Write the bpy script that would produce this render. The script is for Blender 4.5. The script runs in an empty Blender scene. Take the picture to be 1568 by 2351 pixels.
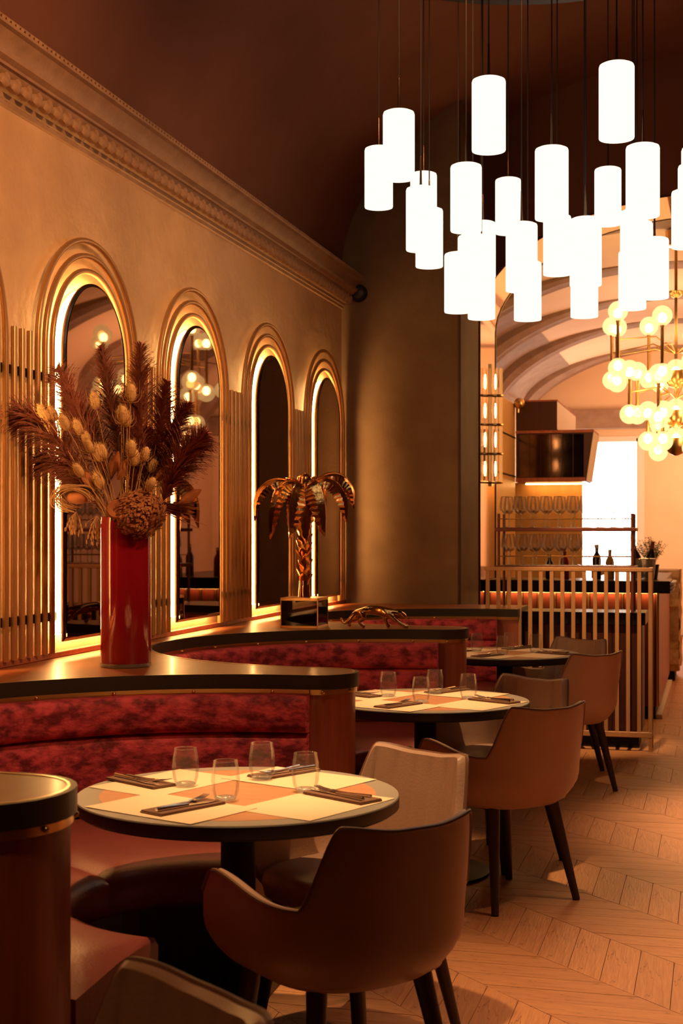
import bpy, bmesh, math, random
from mathutils import Vector, Matrix
PI = math.pi
sc = bpy.context.scene
COL = sc.collection

# ------------------------------------------------------------------ camera, world, exposure, lights
F = 3265.0                                   # focal length in pixels of the 1568x2351 frame
YAW = math.atan((1640 - 784) / F)
CA, SA = math.cos(YAW), math.sin(YAW)
CAMH = 1.48
cam_d = bpy.data.cameras.new('camera'); cam = bpy.data.objects.new('camera', cam_d); COL.objects.link(cam)
cam.location = (0, 0, CAMH); cam.rotation_euler = (PI / 2, 0, YAW)
cam_d.sensor_fit = 'VERTICAL'; cam_d.sensor_height = 36.0; cam_d.lens = 36.0 * F / 2351
cam_d.shift_y = 46.5 / 2351
cam_d.clip_start = 0.05; cam_d.clip_end = 100
cam_d.dof.use_dof = True; cam_d.dof.focus_distance = 5.6; cam_d.dof.aperture_fstop = 6.3
sc.camera = cam
world = bpy.data.worlds.new('world'); sc.world = world; world.use_nodes = True
world.node_tree.nodes['Background'].inputs[0].default_value = (1.0, 0.5, 0.22, 1)
world.node_tree.nodes['Background'].inputs[1].default_value = 0.02
vs = sc.view_settings
vs.view_transform = 'Standard'; vs.look = 'None'; vs.gamma = 1.0; vs.exposure = 0.0; vs.use_curve_mapping = False
cy = sc.cycles
cy.max_bounces = 8; cy.diffuse_bounces = 4; cy.glossy_bounces = 5; cy.transmission_bounces = 8; cy.transparent_max_bounces = 12
cy.caustics_reflective = False; cy.caustics_refractive = False
cy.sample_clamp_indirect = 6.0; cy.use_denoising = True

WARM = (1.0, 0.44, 0.155); WARMT = (1.0, 0.55, 0.23)
def lamp(name, kind, loc, energy, color=WARM, target=None, size=0.1, spot=60, blend=0.6):
    d = bpy.data.lights.new(name, kind); d.energy = energy; d.color = color
    if kind == 'SPOT':
        d.spot_size = math.radians(spot); d.spot_blend = blend; d.shadow_soft_size = size
    elif kind == 'AREA':
        d.shape = 'DISK'; d.size = size
    else:
        d.shadow_soft_size = size
    o = bpy.data.objects.new(name, d); COL.objects.link(o); o.location = loc
    if target is not None:
        o.rotation_euler = (Vector(target) - Vector(loc)).to_track_quat('-Z', 'Y').to_euler()
    return o
TABLES = [(-1.289, 3.777), (-1.218, 6.09), (-1.227, 8.57)]
# ceiling downlights above the tables, plus spots added for two armchairs
lamp('table_spot', 'SPOT', (-1.00, 1.50, 4.2), 90, WARM, (-1.30, 1.7, 0.75), 0.05, 46, 0.7)  # added unseen spot, brightens the armchair at the bottom edge
lamp('table_spot', 'SPOT', (-1.22, 3.58, 4.2), 720, WARMT, (-1.42, 3.92, 0.75), 0.05, 40, 1.0)
lamp('table_spot', 'SPOT', (-0.95, 5.10, 4.2), 520, WARMT, (-1.20, 3.98, 0.6), 0.05, 19, 1.0)  # added unseen spot, brightens the armchair seat beyond the front table
lamp('table_spot', 'SPOT', (-1.15, 5.95, 4.2), 880, WARMT, (-1.20, 6.10, 0.75), 0.05, 24, 1.0)
lamp('table_spot', 'SPOT', (-1.2, 8.5, 4.2), 185, WARMT, (-1.22, 8.58, 0.75), 0.05, 24, 0.9)
lamp('bouquet_fill_spot', 'SPOT', (-0.9, 3.7, 4.2), 130, WARM, (-2.25, 5.2, 1.95), 0.05, 20, 0.7)  # added unseen spot, front fill for the vase and bouquet
lamp('rail_fill_spot', 'SPOT', (-0.60, 8.75, 4.3), 780, WARMT, (-0.85, 9.85, 0.8), 0.05, 20, 0.8)  # added unseen spot, brightens the railing slats
# unseen fill spots added to brighten the mirror wall
lamp('wall_fill_spot', 'SPOT', (0.6, 3.2, 3.9), 620, WARM, (-2.7, 5.0, 2.5), 0.25, 60, 1.0)
lamp('wall_fill_spot', 'SPOT', (-0.6, 5.6, 4.4), 270, WARM, (-2.7, 8.3, 2.6), 0.25, 62, 1.0)
# unseen fill spots added to brighten the aisle floor
lamp('aisle_fill_spot', 'SPOT', (1.35, 5.6, 4.3), 1080, (1, 0.49, 0.24), (0.75, 4.7, 0), 0.08, 50, 1.0)
lamp('aisle_fill_spot', 'SPOT', (1.5, 9.2, 4.3), 2100, (1, 0.53, 0.28), (0.95, 7.5, 0), 0.08, 42, 1.0)
# area lights added as fill in the bar room, no fixture
lamp('bar_ceiling_fill', 'AREA', (0.7, 15.5, 2.7), 75, (1, 0.58, 0.34), (0.2, 15.5, 6), 1.6)
lamp('bar_far_fill', 'AREA', (0.9, 18.8, 2.6), 95, (1, 0.54, 0.31), (-0.6, 20.5, 2.6), 1.0)
TABLES = [(-1.289, 3.777), (-1.218, 6.09), (-1.227, 8.57)]
# ------------------------------------------------------------------ helpers
def thing(name, label, cat, loc=(0, 0, 0), rotz=0, group=None):
    o = bpy.data.objects.new(name, None); COL.objects.link(o); o.empty_display_size = 0.05
    o.location = loc; o.rotation_euler = (0, 0, rotz); o['label'] = label; o['category'] = cat
    if group: o['group'] = group
    return o
def tag(o, label, cat, group=None):
    o['label'] = label; o['category'] = cat
    if group: o['group'] = group
    return o
def ident(o, loc, rotz, label, group=None):
    o.location = loc; o.rotation_euler = (0, 0, rotz); o['label'] = label
    if group: o['group'] = group
def dup(root, loc=None, rotz=None, label=None, group=None):
    r = root.copy(); COL.objects.link(r)
    if loc is not None: r.location = loc
    if rotz is not None: r.rotation_euler = (0, 0, rotz)
    if label: r['label'] = label
    if group: r['group'] = group
    for ch in list(root.children):
        c = ch.copy(); COL.objects.link(c); c.parent = r
        for g in list(ch.children):
            d = g.copy(); COL.objects.link(d); d.parent = c
    return r
ORD = 'first second third fourth fifth sixth seventh eighth ninth tenth eleventh twelfth thirteenth fourteenth fifteenth sixteenth seventeenth eighteenth nineteenth twentieth'.split()
ORD += ['twenty-' + w for w in ORD[:9]]

class MB:
    """collects geometry and links it as ONE mesh object"""
    def __init__(s): s.v = []; s.f = []
    def add(s, vs, fs):
        n = len(s.v); s.v += [tuple(p) for p in vs]; s.f += [tuple(i + n for i in f) for f in fs]; return s
    def box(s, x0, x1, y0, y1, z0, z1, bev=0.0):
        if bev <= 0:
            return s.add([(x0,y0,z0),(x1,y0,z0),(x1,y1,z0),(x0,y1,z0),(x0,y0,z1),(x1,y0,z1),(x1,y1,z1),(x0,y1,z1)],
                  [(0,3,2,1),(4,5,6,7),(0,1,5,4),(1,2,6,5),(2,3,7,6),(3,0,4,7)])
        b = min(bev, (x1-x0)/2.01, (y1-y0)/2.01, (z1-z0)/2.01)
        rings = []
        def ring(d, z): return [(x0+d,y0+b if d==0 else y0+d,z)]
        pts = lambda d, e: [(x0+b,y0+d),(x1-b,y0+d),(x1-d,y0+b),(x1-d,y1-b),(x1-b,y1-d),(x0+b,y1-d),(x0+d,y1-b),(x0+d,y0+b)]
        for d, z in ((b*0.999, z0), (0, z0+b), (0, z1-b), (b*0.999, z1)):
            rings.append([(p[0], p[1], z) for p in pts(d, 0)])
        return s.loft(rings, True, True)
    def loft(s, rings, closed=True, caps=False):
        n = len(rings[0]); vs = [p for r in rings for p in r]; fs = []
        for i in range(len(rings) - 1):
            for j in range(n if closed else n - 1):
                k = (j + 1) % n
                fs.append((i*n+j, i*n+k, (i+1)*n+k, (i+1)*n+j))
        if caps:
            fs.append(tuple(reversed(range(n)))); fs.append(tuple((len(rings)-1)*n + j for j in range(n)))
        return s.add(vs, fs)
    def lathe(s, prof, n=24, c=(0,0,0)):
        rings = [[(c[0]+r*math.cos(2*PI*j/n), c[1]+r*math.sin(2*PI*j/n), c[2]+z) for j in range(n)] for r, z in prof]
        return s.loft(rings, True, True)
    def tube(s, path, r, n=8, closed=False, caps=True):
        P = [Vector(p) for p in path]; m = len(P)
        R = r if isinstance(r, (list, tuple)) else [r] * m
        rings = []; up = None
        for i in range(m):
            a = P[(i-1) % m] if (closed or i > 0) else P[i]
            b = P[(i+1) % m] if (closed or i < m-1) else P[i]
            t = (b - a).normalized() if (b-a).length > 1e-9 else Vector((0,0,1))
            if up is None:
                up = Vector((0,0,1)) if abs(t.z) < 0.9 else Vector((1,0,0))
            u = (up - t * up.dot(t))
            if u.length < 1e-6: u = t.orthogonal()
            u.normalize(); w = t.cross(u); up = u
            rings.append([tuple(P[i] + R[i]*(u*math.cos(2*PI*j/n) + w*math.sin(2*PI*j/n))) for j in range(n)])
        if closed: rings.append(rings[0])
        return s.loft(rings, True, caps and not closed)
    def prism(s, poly, z0, z1):
        n = len(poly)
        return s.loft([[(p[0],p[1],z0) for p in poly], [(p[0],p[1],z1) for p in poly]], True, True)
    def ellipsoid(s, c, rx, ry, rz, nu=12, nv=8):
        rings = []
        for i in range(nv + 1):
            th = PI * i / nv; q = max(math.sin(th), 0.02)
            rings.append([(c[0]+rx*q*math.cos(2*PI*j/nu), c[1]+ry*q*math.sin(2*PI*j/nu), c[2]-rz*math.cos(th)) for j in range(nu)])
        return s.loft(rings, True, True)
    def xf(s, M, start=0):
        for i in range(start, len(s.v)): s.v[i] = tuple(M @ Vector(s.v[i]))
        return s
    def mesh(s, name, mat, smooth=True, angle=40):
        me = bpy.data.meshes.new(name); me.from_pydata(s.v, [], s.f); me.update()
        bm = bmesh.new(); bm.from_mesh(me); bmesh.ops.recalc_face_normals(bm, faces=bm.faces)
        if smooth:
            ca = math.radians(angle)
            for f in bm.faces: f.smooth = True
            for e in bm.edges:
                if len(e.link_faces) == 2 and e.calc_face_angle(0) > ca: e.smooth = False
        bm.to_mesh(me); bm.free()
        for m in (mat if isinstance(mat, (list, tuple)) else [mat]): me.materials.append(m)
        return me
    def build(s, name, mat, parent=None, smooth=True, angle=40):
        o = bpy.data.objects.new(name, s.mesh(name, mat, smooth, angle)); COL.objects.link(o)
        if parent is not None: o.parent = parent
        return o
def inst(name, me, parent=None, loc=(0,0,0), rot=(0,0,0), scale=(1,1,1)):
    o = bpy.data.objects.new(name, me); COL.objects.link(o); o.location = loc; o.rotation_euler = rot; o.scale = scale
    if parent is not None: o.parent = parent
    return o
def struct(o): o['kind'] = 'structure'; return o
def stuff(o): o['kind'] = 'stuff'; return o

# ------------------------------------------------------------------ materials
def mat(name, col, rough=0.6, metal=0.0, noise=None, bump=None, spec=0.5, coat=0.0, sheen=0.0, trans=0.0, ior=1.45, emit=None, estr=0.0, objvar=0.0, stretch=(1,1,1)):
    """principled material; noise=(scale, second colour, contrast), bump=(scale, strength)"""
    m = bpy.data.materials.new(name); m.use_nodes = True
    nt = m.node_tree; N = nt.nodes; L = nt.links; p = N['Principled BSDF']
    p.inputs['Base Color'].default_value = (*col, 1); p.inputs['Roughness'].default_value = rough; p.inputs['Metallic'].default_value = metal
    p.inputs['Specular IOR Level'].default_value = spec; p.inputs['Coat Weight'].default_value = coat; p.inputs['Coat Roughness'].default_value = 0.15
    p.inputs['Transmission Weight'].default_value = trans; p.inputs['IOR'].default_value = ior
    if sheen:
        p.inputs['Sheen Weight'].default_value = sheen; p.inputs['Sheen Roughness'].default_value = 0.4; p.inputs['Sheen Tint'].default_value = (*[min(1, c*1.6+0.1) for c in col], 1)
    if emit is not None:
        p.inputs['Emission Color'].default_value = (*emit, 1); p.inputs['Emission Strength'].default_value = estr
    if noise or bump or objvar:
        tc = N.new('ShaderNodeTexCoord'); mp = N.new('ShaderNodeMapping'); mp.inputs['Scale'].default_value = stretch
        L.new(tc.outputs['Object'], mp.inputs['Vector'])
        vec = mp.outputs['Vector']
    colsock = None
    if noise:
        n = N.new('ShaderNodeTexNoise'); n.inputs['Scale'].default_value = noise[0]; n.inputs['Detail'].default_value = 6; n.inputs['Roughness'].default_value = 0.6
        L.new(vec, n.inputs['Vector'])
        r = N.new('ShaderNodeValToRGB'); c = noise[2]
        r.color_ramp.elements[0].position = 0.5 - 0.5/c*0.5; r.color_ramp.elements[1].position = 0.5 + 0.5/c*0.5
        r.color_ramp.elements[0].color = (*noise[1], 1); r.color_ramp.elements[1].color = (*col, 1)
        L.new(n.outputs['Fac'], r.inputs['Fac']); colsock = r.outputs['Color']
    if objvar:
        oi = N.new('ShaderNodeObjectInfo'); hs = N.new('ShaderNodeHueSaturation')
        mr = N.new('ShaderNodeMapRange'); mr.inputs['To Min'].default_value = 1-objvar; mr.inputs['To Max'].default_value = 1+objvar
        L.new(oi.outputs['Random'], mr.inputs['Value']); L.new(mr.outputs['Result'], hs.inputs['Value'])
        if colsock: L.new(colsock, hs.inputs['Color'])
        else: hs.inputs['Color'].default_value = (*col, 1)
        colsock = hs.outputs['Color']
    if colsock: L.new(colsock, p.inputs['Base Color'])
    if bump:
        n2 = N.new('ShaderNodeTexNoise'); n2.inputs['Scale'].default_value = bump[0]; n2.inputs['Detail'].default_value = 5
        L.new(vec, n2.inputs['Vector'])
        b = N.new('ShaderNodeBump'); b.inputs['Strength'].default_value = bump[1]; b.inputs['Distance'].default_value = 0.01
        L.new(n2.outputs['Fac'], b.inputs['Height']); L.new(b.outputs['Normal'], p.inputs['Normal'])
    return m
def add_cracks(m, stretch):
    nt = m.node_tree; N = nt.nodes; L = nt.links; p = N['Principled BSDF']; src = p.inputs['Base Color'].links[0].from_socket
    tc = N.new('ShaderNodeTexCoord'); mp = N.new('ShaderNodeMapping'); mp.inputs['Scale'].default_value = stretch; L.new(tc.outputs['Object'], mp.inputs['Vector'])
    n = N.new('ShaderNodeTexNoise'); n.inputs['Scale'].default_value = 2.2; n.inputs['Detail'].default_value = 3; n.inputs['Roughness'].default_value = 0.4; L.new(mp.outputs['Vector'], n.inputs['Vector'])
    r = N.new('ShaderNodeValToRGB'); e = r.color_ramp.elements
    e[0].position = 0.492; e[0].color = (1, 1, 1, 1); e[1].position = 0.508; e[1].color = (1, 1, 1, 1)
    k = r.color_ramp.elements.new(0.5); k.color = (0.35, 0.3, 0.28, 1); L.new(n.outputs['Fac'], r.inputs['Fac'])
    mx = N.new('ShaderNodeMix'); mx.data_type = 'RGBA'; mx.blend_type = 'MULTIPLY'; mx.inputs[0].default_value = 0.8
    L.new(src, mx.inputs[6]); L.new(r.outputs['Color'], mx.inputs[7]); L.new(mx.outputs[2], p.inputs['Base Color'])
def emis(name, col, s):
    m = bpy.data.materials.new(name); m.use_nodes = True; nt = m.node_tree; nt.nodes.clear()
    e = nt.nodes.new('ShaderNodeEmission'); e.inputs[0].default_value = (*col, 1); e.inputs[1].default_value = s
    o = nt.nodes.new('ShaderNodeOutputMaterial'); nt.links.new(e.outputs[0], o.inputs[0]); return m
def thin_glass(name, tint, rough=0.02, amount=0.5, gloss=0.4, haze=0.0):
    """clear thin glass: transparent body with fresnel-like gloss at the rims"""
    m = bpy.data.materials.new(name); m.use_nodes = True; nt = m.node_tree; N = nt.nodes; N.clear(); L = nt.links
    t = N.new('ShaderNodeBsdfTransparent'); t.inputs[0].default_value = (*tint, 1)
    g = N.new('ShaderNodeBsdfGlossy'); g.inputs['Roughness'].default_value = rough
    lw = N.new('ShaderNodeLayerWeight'); lw.inputs['Blend'].default_value = amount
    ml = N.new('ShaderNodeMath'); ml.operation = 'MULTIPLY'; ml.inputs[1].default_value = gloss; L.new(lw.outputs['Fresnel'], ml.inputs[0])
    mx = N.new('ShaderNodeMixShader'); L.new(ml.outputs[0], mx.inputs[0]); L.new(t.outputs[0], mx.inputs[1]); L.new(g.outputs[0], mx.inputs[2])
    o = N.new('ShaderNodeOutputMaterial')
    if haze:
        df = N.new('ShaderNodeBsdfTranslucent'); df.inputs[0].default_value = (0.9, 0.88, 0.84, 1); d2 = N.new('ShaderNodeBsdfDiffuse'); d2.inputs[0].default_value = (0.9, 0.88, 0.84, 1)
        ad = N.new('ShaderNodeMixShader'); L.new(df.outputs[0], ad.inputs[1]); L.new(d2.outputs[0], ad.inputs[2])
        m2 = N.new('ShaderNodeMixShader'); m2.inputs[0].default_value = haze; L.new(mx.outputs[0], m2.inputs[1]); L.new(ad.outputs[0], m2.inputs[2]); L.new(m2.outputs[0], o.inputs[0])
    else: L.new(mx.outputs[0], o.inputs[0])
    return m

M = {}
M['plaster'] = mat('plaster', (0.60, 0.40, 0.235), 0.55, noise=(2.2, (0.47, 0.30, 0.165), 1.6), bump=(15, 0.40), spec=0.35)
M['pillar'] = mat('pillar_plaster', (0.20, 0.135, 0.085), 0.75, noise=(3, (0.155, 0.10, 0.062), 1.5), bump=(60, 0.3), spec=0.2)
M['dark'] = mat('dark_plaster', (0.19, 0.080, 0.055), 0.85, noise=(1.2, (0.15, 0.062, 0.043), 1.4), spec=0.2)
M['cornice'] = mat('cornice_shaded_paint', (0.33, 0.20, 0.12), 0.55, noise=(9, (0.25, 0.145, 0.085), 1.5), bump=(60, 0.2), spec=0.35)  # wall paint darkened: the cornice's shade is put into the colour
M['tube'] = mat('gilded_tube', (0.50, 0.285, 0.125), 0.34, 0.45, noise=(5, (0.42, 0.23, 0.095), 1.5))
M['black'] = mat('black_metal', (0.014, 0.011, 0.010), 0.55, spec=0.2)
M['mirror'] = mat('bronze_mirror', (0.19, 0.105, 0.065), 0.02, 1.0)
M['mirror_edge'] = mat('mirror_edge', (0.16, 0.10, 0.06), 0.25, 0.9)
M['led'] = emis('led_strip', (1.0, 0.50, 0.15), 88)
M['ledgewood'] = mat('veneer_top', (0.33, 0.105, 0.036), 0.40, noise=(3, (0.25, 0.075, 0.026), 1.5), stretch=(3, 0.6, 3), coat=0.12)
M['endwood'] = mat('mahogany', (0.42, 0.12, 0.065), 0.42, noise=(5, (0.28, 0.075, 0.04), 1.4), stretch=(6, 6, 0.5), coat=0.15)
M['band'] = mat('dark_edging', (0.028, 0.021, 0.016), 0.45)
M['brass'] = mat('brass', (0.72, 0.46, 0.20), 0.28, 1.0)
M['gold'] = mat('polished_gold', (0.85, 0.48, 0.18), 0.16, 1.0, noise=(14, (0.62, 0.32, 0.11), 1.6), bump=(30, 0.25))
M['bulb'] = emis('lit_bulb', (1.0, 0.60, 0.27), 60)
def lit_glass(name, tint, glow, gs, fac):
    m = bpy.data.materials.new(name); m.use_nodes = True; nt = m.node_tree; N = nt.nodes; N.clear(); L = nt.links
    t = N.new('ShaderNodeBsdfTransparent'); t.inputs[0].default_value = (*tint, 1)
    e = N.new('ShaderNodeEmission'); e.inputs[0].default_value = (*glow, 1); e.inputs[1].default_value = gs
    mx = N.new('ShaderNodeMixShader'); mx.inputs[0].default_value = fac; L.new(t.outputs[0], mx.inputs[1]); L.new(e.outputs[0], mx.inputs[2])
    o = N.new('ShaderNodeOutputMaterial'); L.new(mx.outputs[0], o.inputs[0]); return m
M['bulbglass'] = lit_glass('lit_globe_glass', (1.0, 0.86, 0.60), (1.0, 0.70, 0.30), 1.9, 0.55)
M['velvet'] = mat('crushed_velvet', (0.68, 0.088, 0.125), 0.62, noise=(13, (0.17, 0.020, 0.034), 2.3), bump=(30, 0.6), sheen=0.9, spec=0.25, stretch=(1, 1, 1.7))
M['seatleather'] = mat('brown_leather', (0.185, 0.045, 0.036), 0.36, noise=(3, (0.145, 0.034, 0.027), 1.3), bump=(120, 0.12))
M['chair'] = mat('tan_leather', (0.42, 0.265, 0.19), 0.42, noise=(3, (0.36, 0.225, 0.16), 1.3), bump=(140, 0.1))
M['piping'] = mat('leather_piping', (0.16, 0.08, 0.05), 0.45)
M['darkwood'] = mat('wenge_leg', (0.055, 0.032, 0.022), 0.42, noise=(8, (0.035, 0.02, 0.014), 1.4), stretch=(4, 4, 0.5))
M['tablegrey'] = mat('table_laminate', (0.25, 0.22, 0.185), 0.5)
M['tableinlay'] = mat('table_wood_inlay', (0.50, 0.235, 0.12), 0.45, noise=(4, (0.42, 0.185, 0.09), 1.4), stretch=(1, 6, 1))
M['tableedge'] = mat('table_edge', (0.03, 0.024, 0.02), 0.5)
M['paper'] = mat('paper_mat', (0.76, 0.58, 0.40), 0.8, noise=(6, (0.72, 0.54, 0.365), 1.2), spec=0.2)
M['napkin'] = mat('brown_napkin', (0.20, 0.11, 0.075), 0.9, bump=(200, 0.3), spec=0.1)
M['steel'] = mat('steel', (0.85, 0.80, 0.74), 0.16, 1.0)
M['glass'] = thin_glass('clear_glass', (0.975, 0.97, 0.96), 0.03, 0.22, 0.42, 0.045)
M['wineglass'] = thin_glass('wine_glass', (0.93, 0.915, 0.90), 0.03, 0.40, 0.60)
M['glassbase'] = thin_glass('glass_base', (0.93, 0.92, 0.90), 0.10, 0.5, 0.8, 0.22)
M['redglass'] = mat('red_glass', (0.24, 0.006, 0.016), 0.07, coat=0.6, spec=0.7)
M['pampas'] = mat('pampas', (0.38, 0.145, 0.105), 0.8, noise=(8, (0.22, 0.08, 0.058), 1.4), spec=0.15, sheen=0.3, objvar=0.25)
M['straw'] = mat('dried_straw', (0.46, 0.27, 0.13), 0.8, noise=(10, (0.34, 0.19, 0.09), 1.4), spec=0.15, objvar=0.15)
M['teasel'] = mat('dried_teasel', (0.62, 0.42, 0.20), 0.8, noise=(40, (0.45, 0.28, 0.13), 1.8), spec=0.15)
M['rust'] = mat('dried_rust_leaf', (0.40, 0.155, 0.065), 0.75, noise=(9, (0.28, 0.10, 0.045), 1.5), spec=0.2)
M['hyd'] = mat('dried_hydrangea', (0.40, 0.18, 0.085), 0.75, noise=(30, (0.26, 0.11, 0.05), 1.7), spec=0.2)
M['plank'] = mat('oak_plank', (0.55, 0.275, 0.130), 0.42, noise=(4, (0.43, 0.20, 0.092), 1.5), bump=(10, 0.18), stretch=(1.2, 14, 1), objvar=0.07, spec=0.45)
M['plankjoint'] = mat('floor_joint', (0.10, 0.05, 0.03), 0.8)
M['slat'] = mat('oak_slat', (0.60, 0.33, 0.155), 0.5, noise=(6, (0.50, 0.27, 0.12), 1.3), stretch=(5, 5, 0.6))
M['stone'] = mat('dark_stone', (0.012, 0.011, 0.010), 0.32, spec=0.25)
M['blackglass'] = mat('black_glass', (0.006, 0.005, 0.005), 0.03)
M['panel'] = mat('dark_red_panel', (0.075, 0.020, 0.013), 0.45, noise=(4, (0.05, 0.013, 0.009), 1.3), stretch=(5, 5, 0.4))
M['rackwood'] = mat('rack_wood', (0.17, 0.05, 0.03), 0.45)
M['barpanel'] = mat('bar_panel', (0.20, 0.040, 0.024), 0.4, noise=(4, (0.14, 0.028, 0.017), 1.3), stretch=(5, 5, 0.4))
M['cream'] = mat('cream_plaster', (0.80, 0.60, 0.40), 0.8, noise=(1.5, (0.74, 0.54, 0.35), 1.2), spec=0.2)
M['rib'] = mat('stone_rib', (0.36, 0.25, 0.18), 0.8, noise=(6, (0.27, 0.18, 0.13), 1.4), spec=0.2)
M['yellowwood'] = mat('honey_panel', (0.66, 0.37, 0.12), 0.45, noise=(3, (0.55, 0.29, 0.09), 1.3), stretch=(4, 4, 0.5))
M['white'] = mat('white_panel', (0.78, 0.70, 0.62), 0.5)
M['travertine'] = mat('rough_travertine', (0.62, 0.42, 0.25), 0.9, noise=(9, (0.42, 0.26, 0.14), 1.8), bump=(14, 1.0), spec=0.2)
M['window'] = emis('daylight', (1.0, 0.93, 0.84), 12)
M['shade'] = emis('lit_opal_glass', (1.0, 0.88, 0.68), 1.42)
M['shadeopen'] = emis('lit_opal_inside', (1.0, 0.86, 0.62), 3.4)
M['cable'] = mat('black_cable', (0.03, 0.02, 0.016), 0.7)
M['lining'] = mat('polished_lining', (0.85, 0.66, 0.46), 0.06, 1.0)
M['bottle'] = mat('dark_bottle', (0.03, 0.02, 0.012), 0.12)
M['redbottle'] = mat('red_bottle', (0.45, 0.03, 0.02), 0.2)
M['leaf'] = mat('green_leaf', (0.10, 0.16, 0.035), 0.6)
M['underled'] = emis('under_bar_led', (1.0, 0.50, 0.14), 40)
M['sconceglow'] = lit_glass('sconce_tube_glass', (1.0, 0.80, 0.55), (1.0, 0.42, 0.12), 0.9, 0.40)
M['antique'] = mat('antique_mirror', (0.20, 0.13, 0.09), 0.08, 1.0, noise=(3, (0.06, 0.04, 0.03), 1.6))

# ------------------------------------------------------------------ room shell
WX = -2.70                                   # left wall plane
YB, YC = 10.30, 11.15                        # pier face, arched wall face
XR = 3.5
struct(MB().box(WX-0.2, WX, -3, 11.2, 0, 5.3).build('wall_left', M['plaster']))
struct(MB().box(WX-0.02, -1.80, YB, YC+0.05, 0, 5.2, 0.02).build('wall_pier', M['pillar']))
struct(MB().box(XR, XR+0.2, -3, 20, 0, 5.3).build('wall_right', M['dark']))
struct(MB().box(WX, XR, -3.2, -3, 0, 5.3).build('wall_rear', M['dark']))
# arched wall between the two rooms
AX, AW, AZ, AR = -0.05, 1.75, 3.16, 0.91
def arch_pts(n=40): return [(AX - AW*math.cos(PI*i/n), AZ + AR*math.sin(PI*i/n)) for i in range(n+1)]
mb = MB(); ap = arch_pts(); top = 5.3; YD = 11.97
for y in (YC, YD):
    vs_ = []; fs_ = []
    for (x, z) in ap: vs_ += [(x, y, z), (x, y, top)]
    for i in range(len(ap)-1): fs_.append((2*i, 2*i+2, 2*i+3, 2*i+1))
    mb.add(vs_, fs_)
mb.box(WX, AX-AW, YC, YD, 0, top); mb.box(AX+AW, XR, YC, YD, 0, top)
struct(mb.build('wall_arch', M['dark'], smooth=False))
path = [(AX-AW, 0)] + ap + [(AX+AW, 0)]
mb = MB(); mb.loft([[(x, YC-0.004, z) for x, z in path], [(x, YD+0.004, z) for x, z in path],
    [(AX+(x-AX)*0.996, YD+0.004, z-0.006) for x, z in path], [(AX+(x-AX)*0.996, YC-0.004, z-0.006) for x, z in path], [(x, YC-0.004, z) for x, z in path]], False)
lin = struct(mb.build('trim_arch', M['lining']))
for y in (YC-0.008, YD+0.006):
    MB().tube([(AX+(x-AX)*0.995, y, z-0.008) for x, z in path], 0.006, 6).build('bead', M['mirror_edge'], lin)
# vaulted ceiling of the dining room
def vz(x): return 3.42 + 1.75*math.sqrt(max(0, 1-((x-0.4)/3.1005)**2))
nx = 48; mb = MB()
xs = [WX+(XR-WX)*(0.5-0.5*math.cos(PI*i/nx)) for i in range(nx+1)]
mb.loft([[(x, -3, vz(x)) for x in xs], [(x, YC+0.02, vz(x)) for x in xs]], False)
struct(mb.build('ceiling', M['dark']))
# bar room shell
BYE = 21.0
def bz(x):
    t = min(1, abs((x+0.35)/2.32)); return 3.28 + 0.82*math.sqrt(max(0, 1-t*t))
mb = MB(); xs2 = [-0.35-2.32*math.cos(PI*i/48) for i in range(49)]
mb.loft([[(x, YD, bz(x)) for x in xs2], [(x, BYE, bz(x)) for x in xs2]], False)
struct(mb.build('ceiling_bar', M['cream']))
struct(MB().box(1.96, 2.15, YD, BYE, 0, 3.32).build('wall_bar_right', M['cream']))
struct(MB().box(-2.85, -2.66, YD, BYE, 0, 3.32).build('wall_bar_left', M['cream']))
# back wall of the bar room with the window opening
WXA, WXB, WZT = -2.05, -1.07, 2.82
mb = MB(); mb.box(-2.85, WXA, BYE, BYE+0.2, 0, 5); mb.box(WXB, XR, BYE, BYE+0.2, 0, 5); mb.box(WXA, WXB, BYE, BYE+0.2, WZT, 5)
struct(mb.build('wall_bar_back', M['cream'], smooth=False))
win = struct(MB().box(WXA, WXB, BYE+0.12, BYE+0.14, 0.02, WZT).build('window_1', M['window']))
fr = MB(); fr.box(WXA-0.02, WXA+0.04, BYE-0.04, BYE+0.1, 0, WZT+0.02); fr.box(WXB-0.02, WXB+0.09, BYE-0.04, BYE+0.1, 0, WZT+0.02); fr.box(WXA, WXB, BYE-0.04, BYE+0.1, WZT-0.03, WZT+0.05)
fr.build('window_frame', M['white'], win, smooth=False)
struct(MB().box(-2.66, 1.96, BYE-0.18, BYE-0.01, 2.98, 3.25).build('trim_bar_beam', M['rib']))
# transverse ribs, deep at the springing and dying out at the crown
for i, ry in enumerate((12.35, 14.3, 16.2, 18.1, 20.6)):
    mb = MB(); rings = []
    for x in xs2:
        z = bz(x); w = 0.20; t_ = abs((x+0.35)/2.32); dz = 0.01 + 0.26*t_**2.2
        rings.append([(x, ry-w, z+0.01), (x, ry-w, z-dz*0.55), (x, ry-w*0.6, z-dz), (x, ry-w*0.2, z-dz*0.86), (x, ry+w*0.2, z-dz*0.86), (x, ry+w*0.6, z-dz), (x, ry+w, z-dz*0.55), (x, ry+w, z+0.01)])
    mb.loft(rings, False); struct(mb.build('trim_%d' % (i+1), M['rib'], smooth=False))
for i, (ya, yb) in enumerate(((12.55, 14.1), (14.5, 16.0), (16.4, 17.9), (18.3, 20.4))):
    rings = [[(x, ya, bz(x)-0.012), (x, yb, bz(x)-0.012)] for x in xs2 if x < -1.98]
    struct(MB().loft(rings, False).build('trim_%d' % (i+10), M['rib']))
struct(MB().box(-2.67, -2.60, YD, BYE, 3.20, 3.29, 0.01).build('trim_20', M['rib']))

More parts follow.
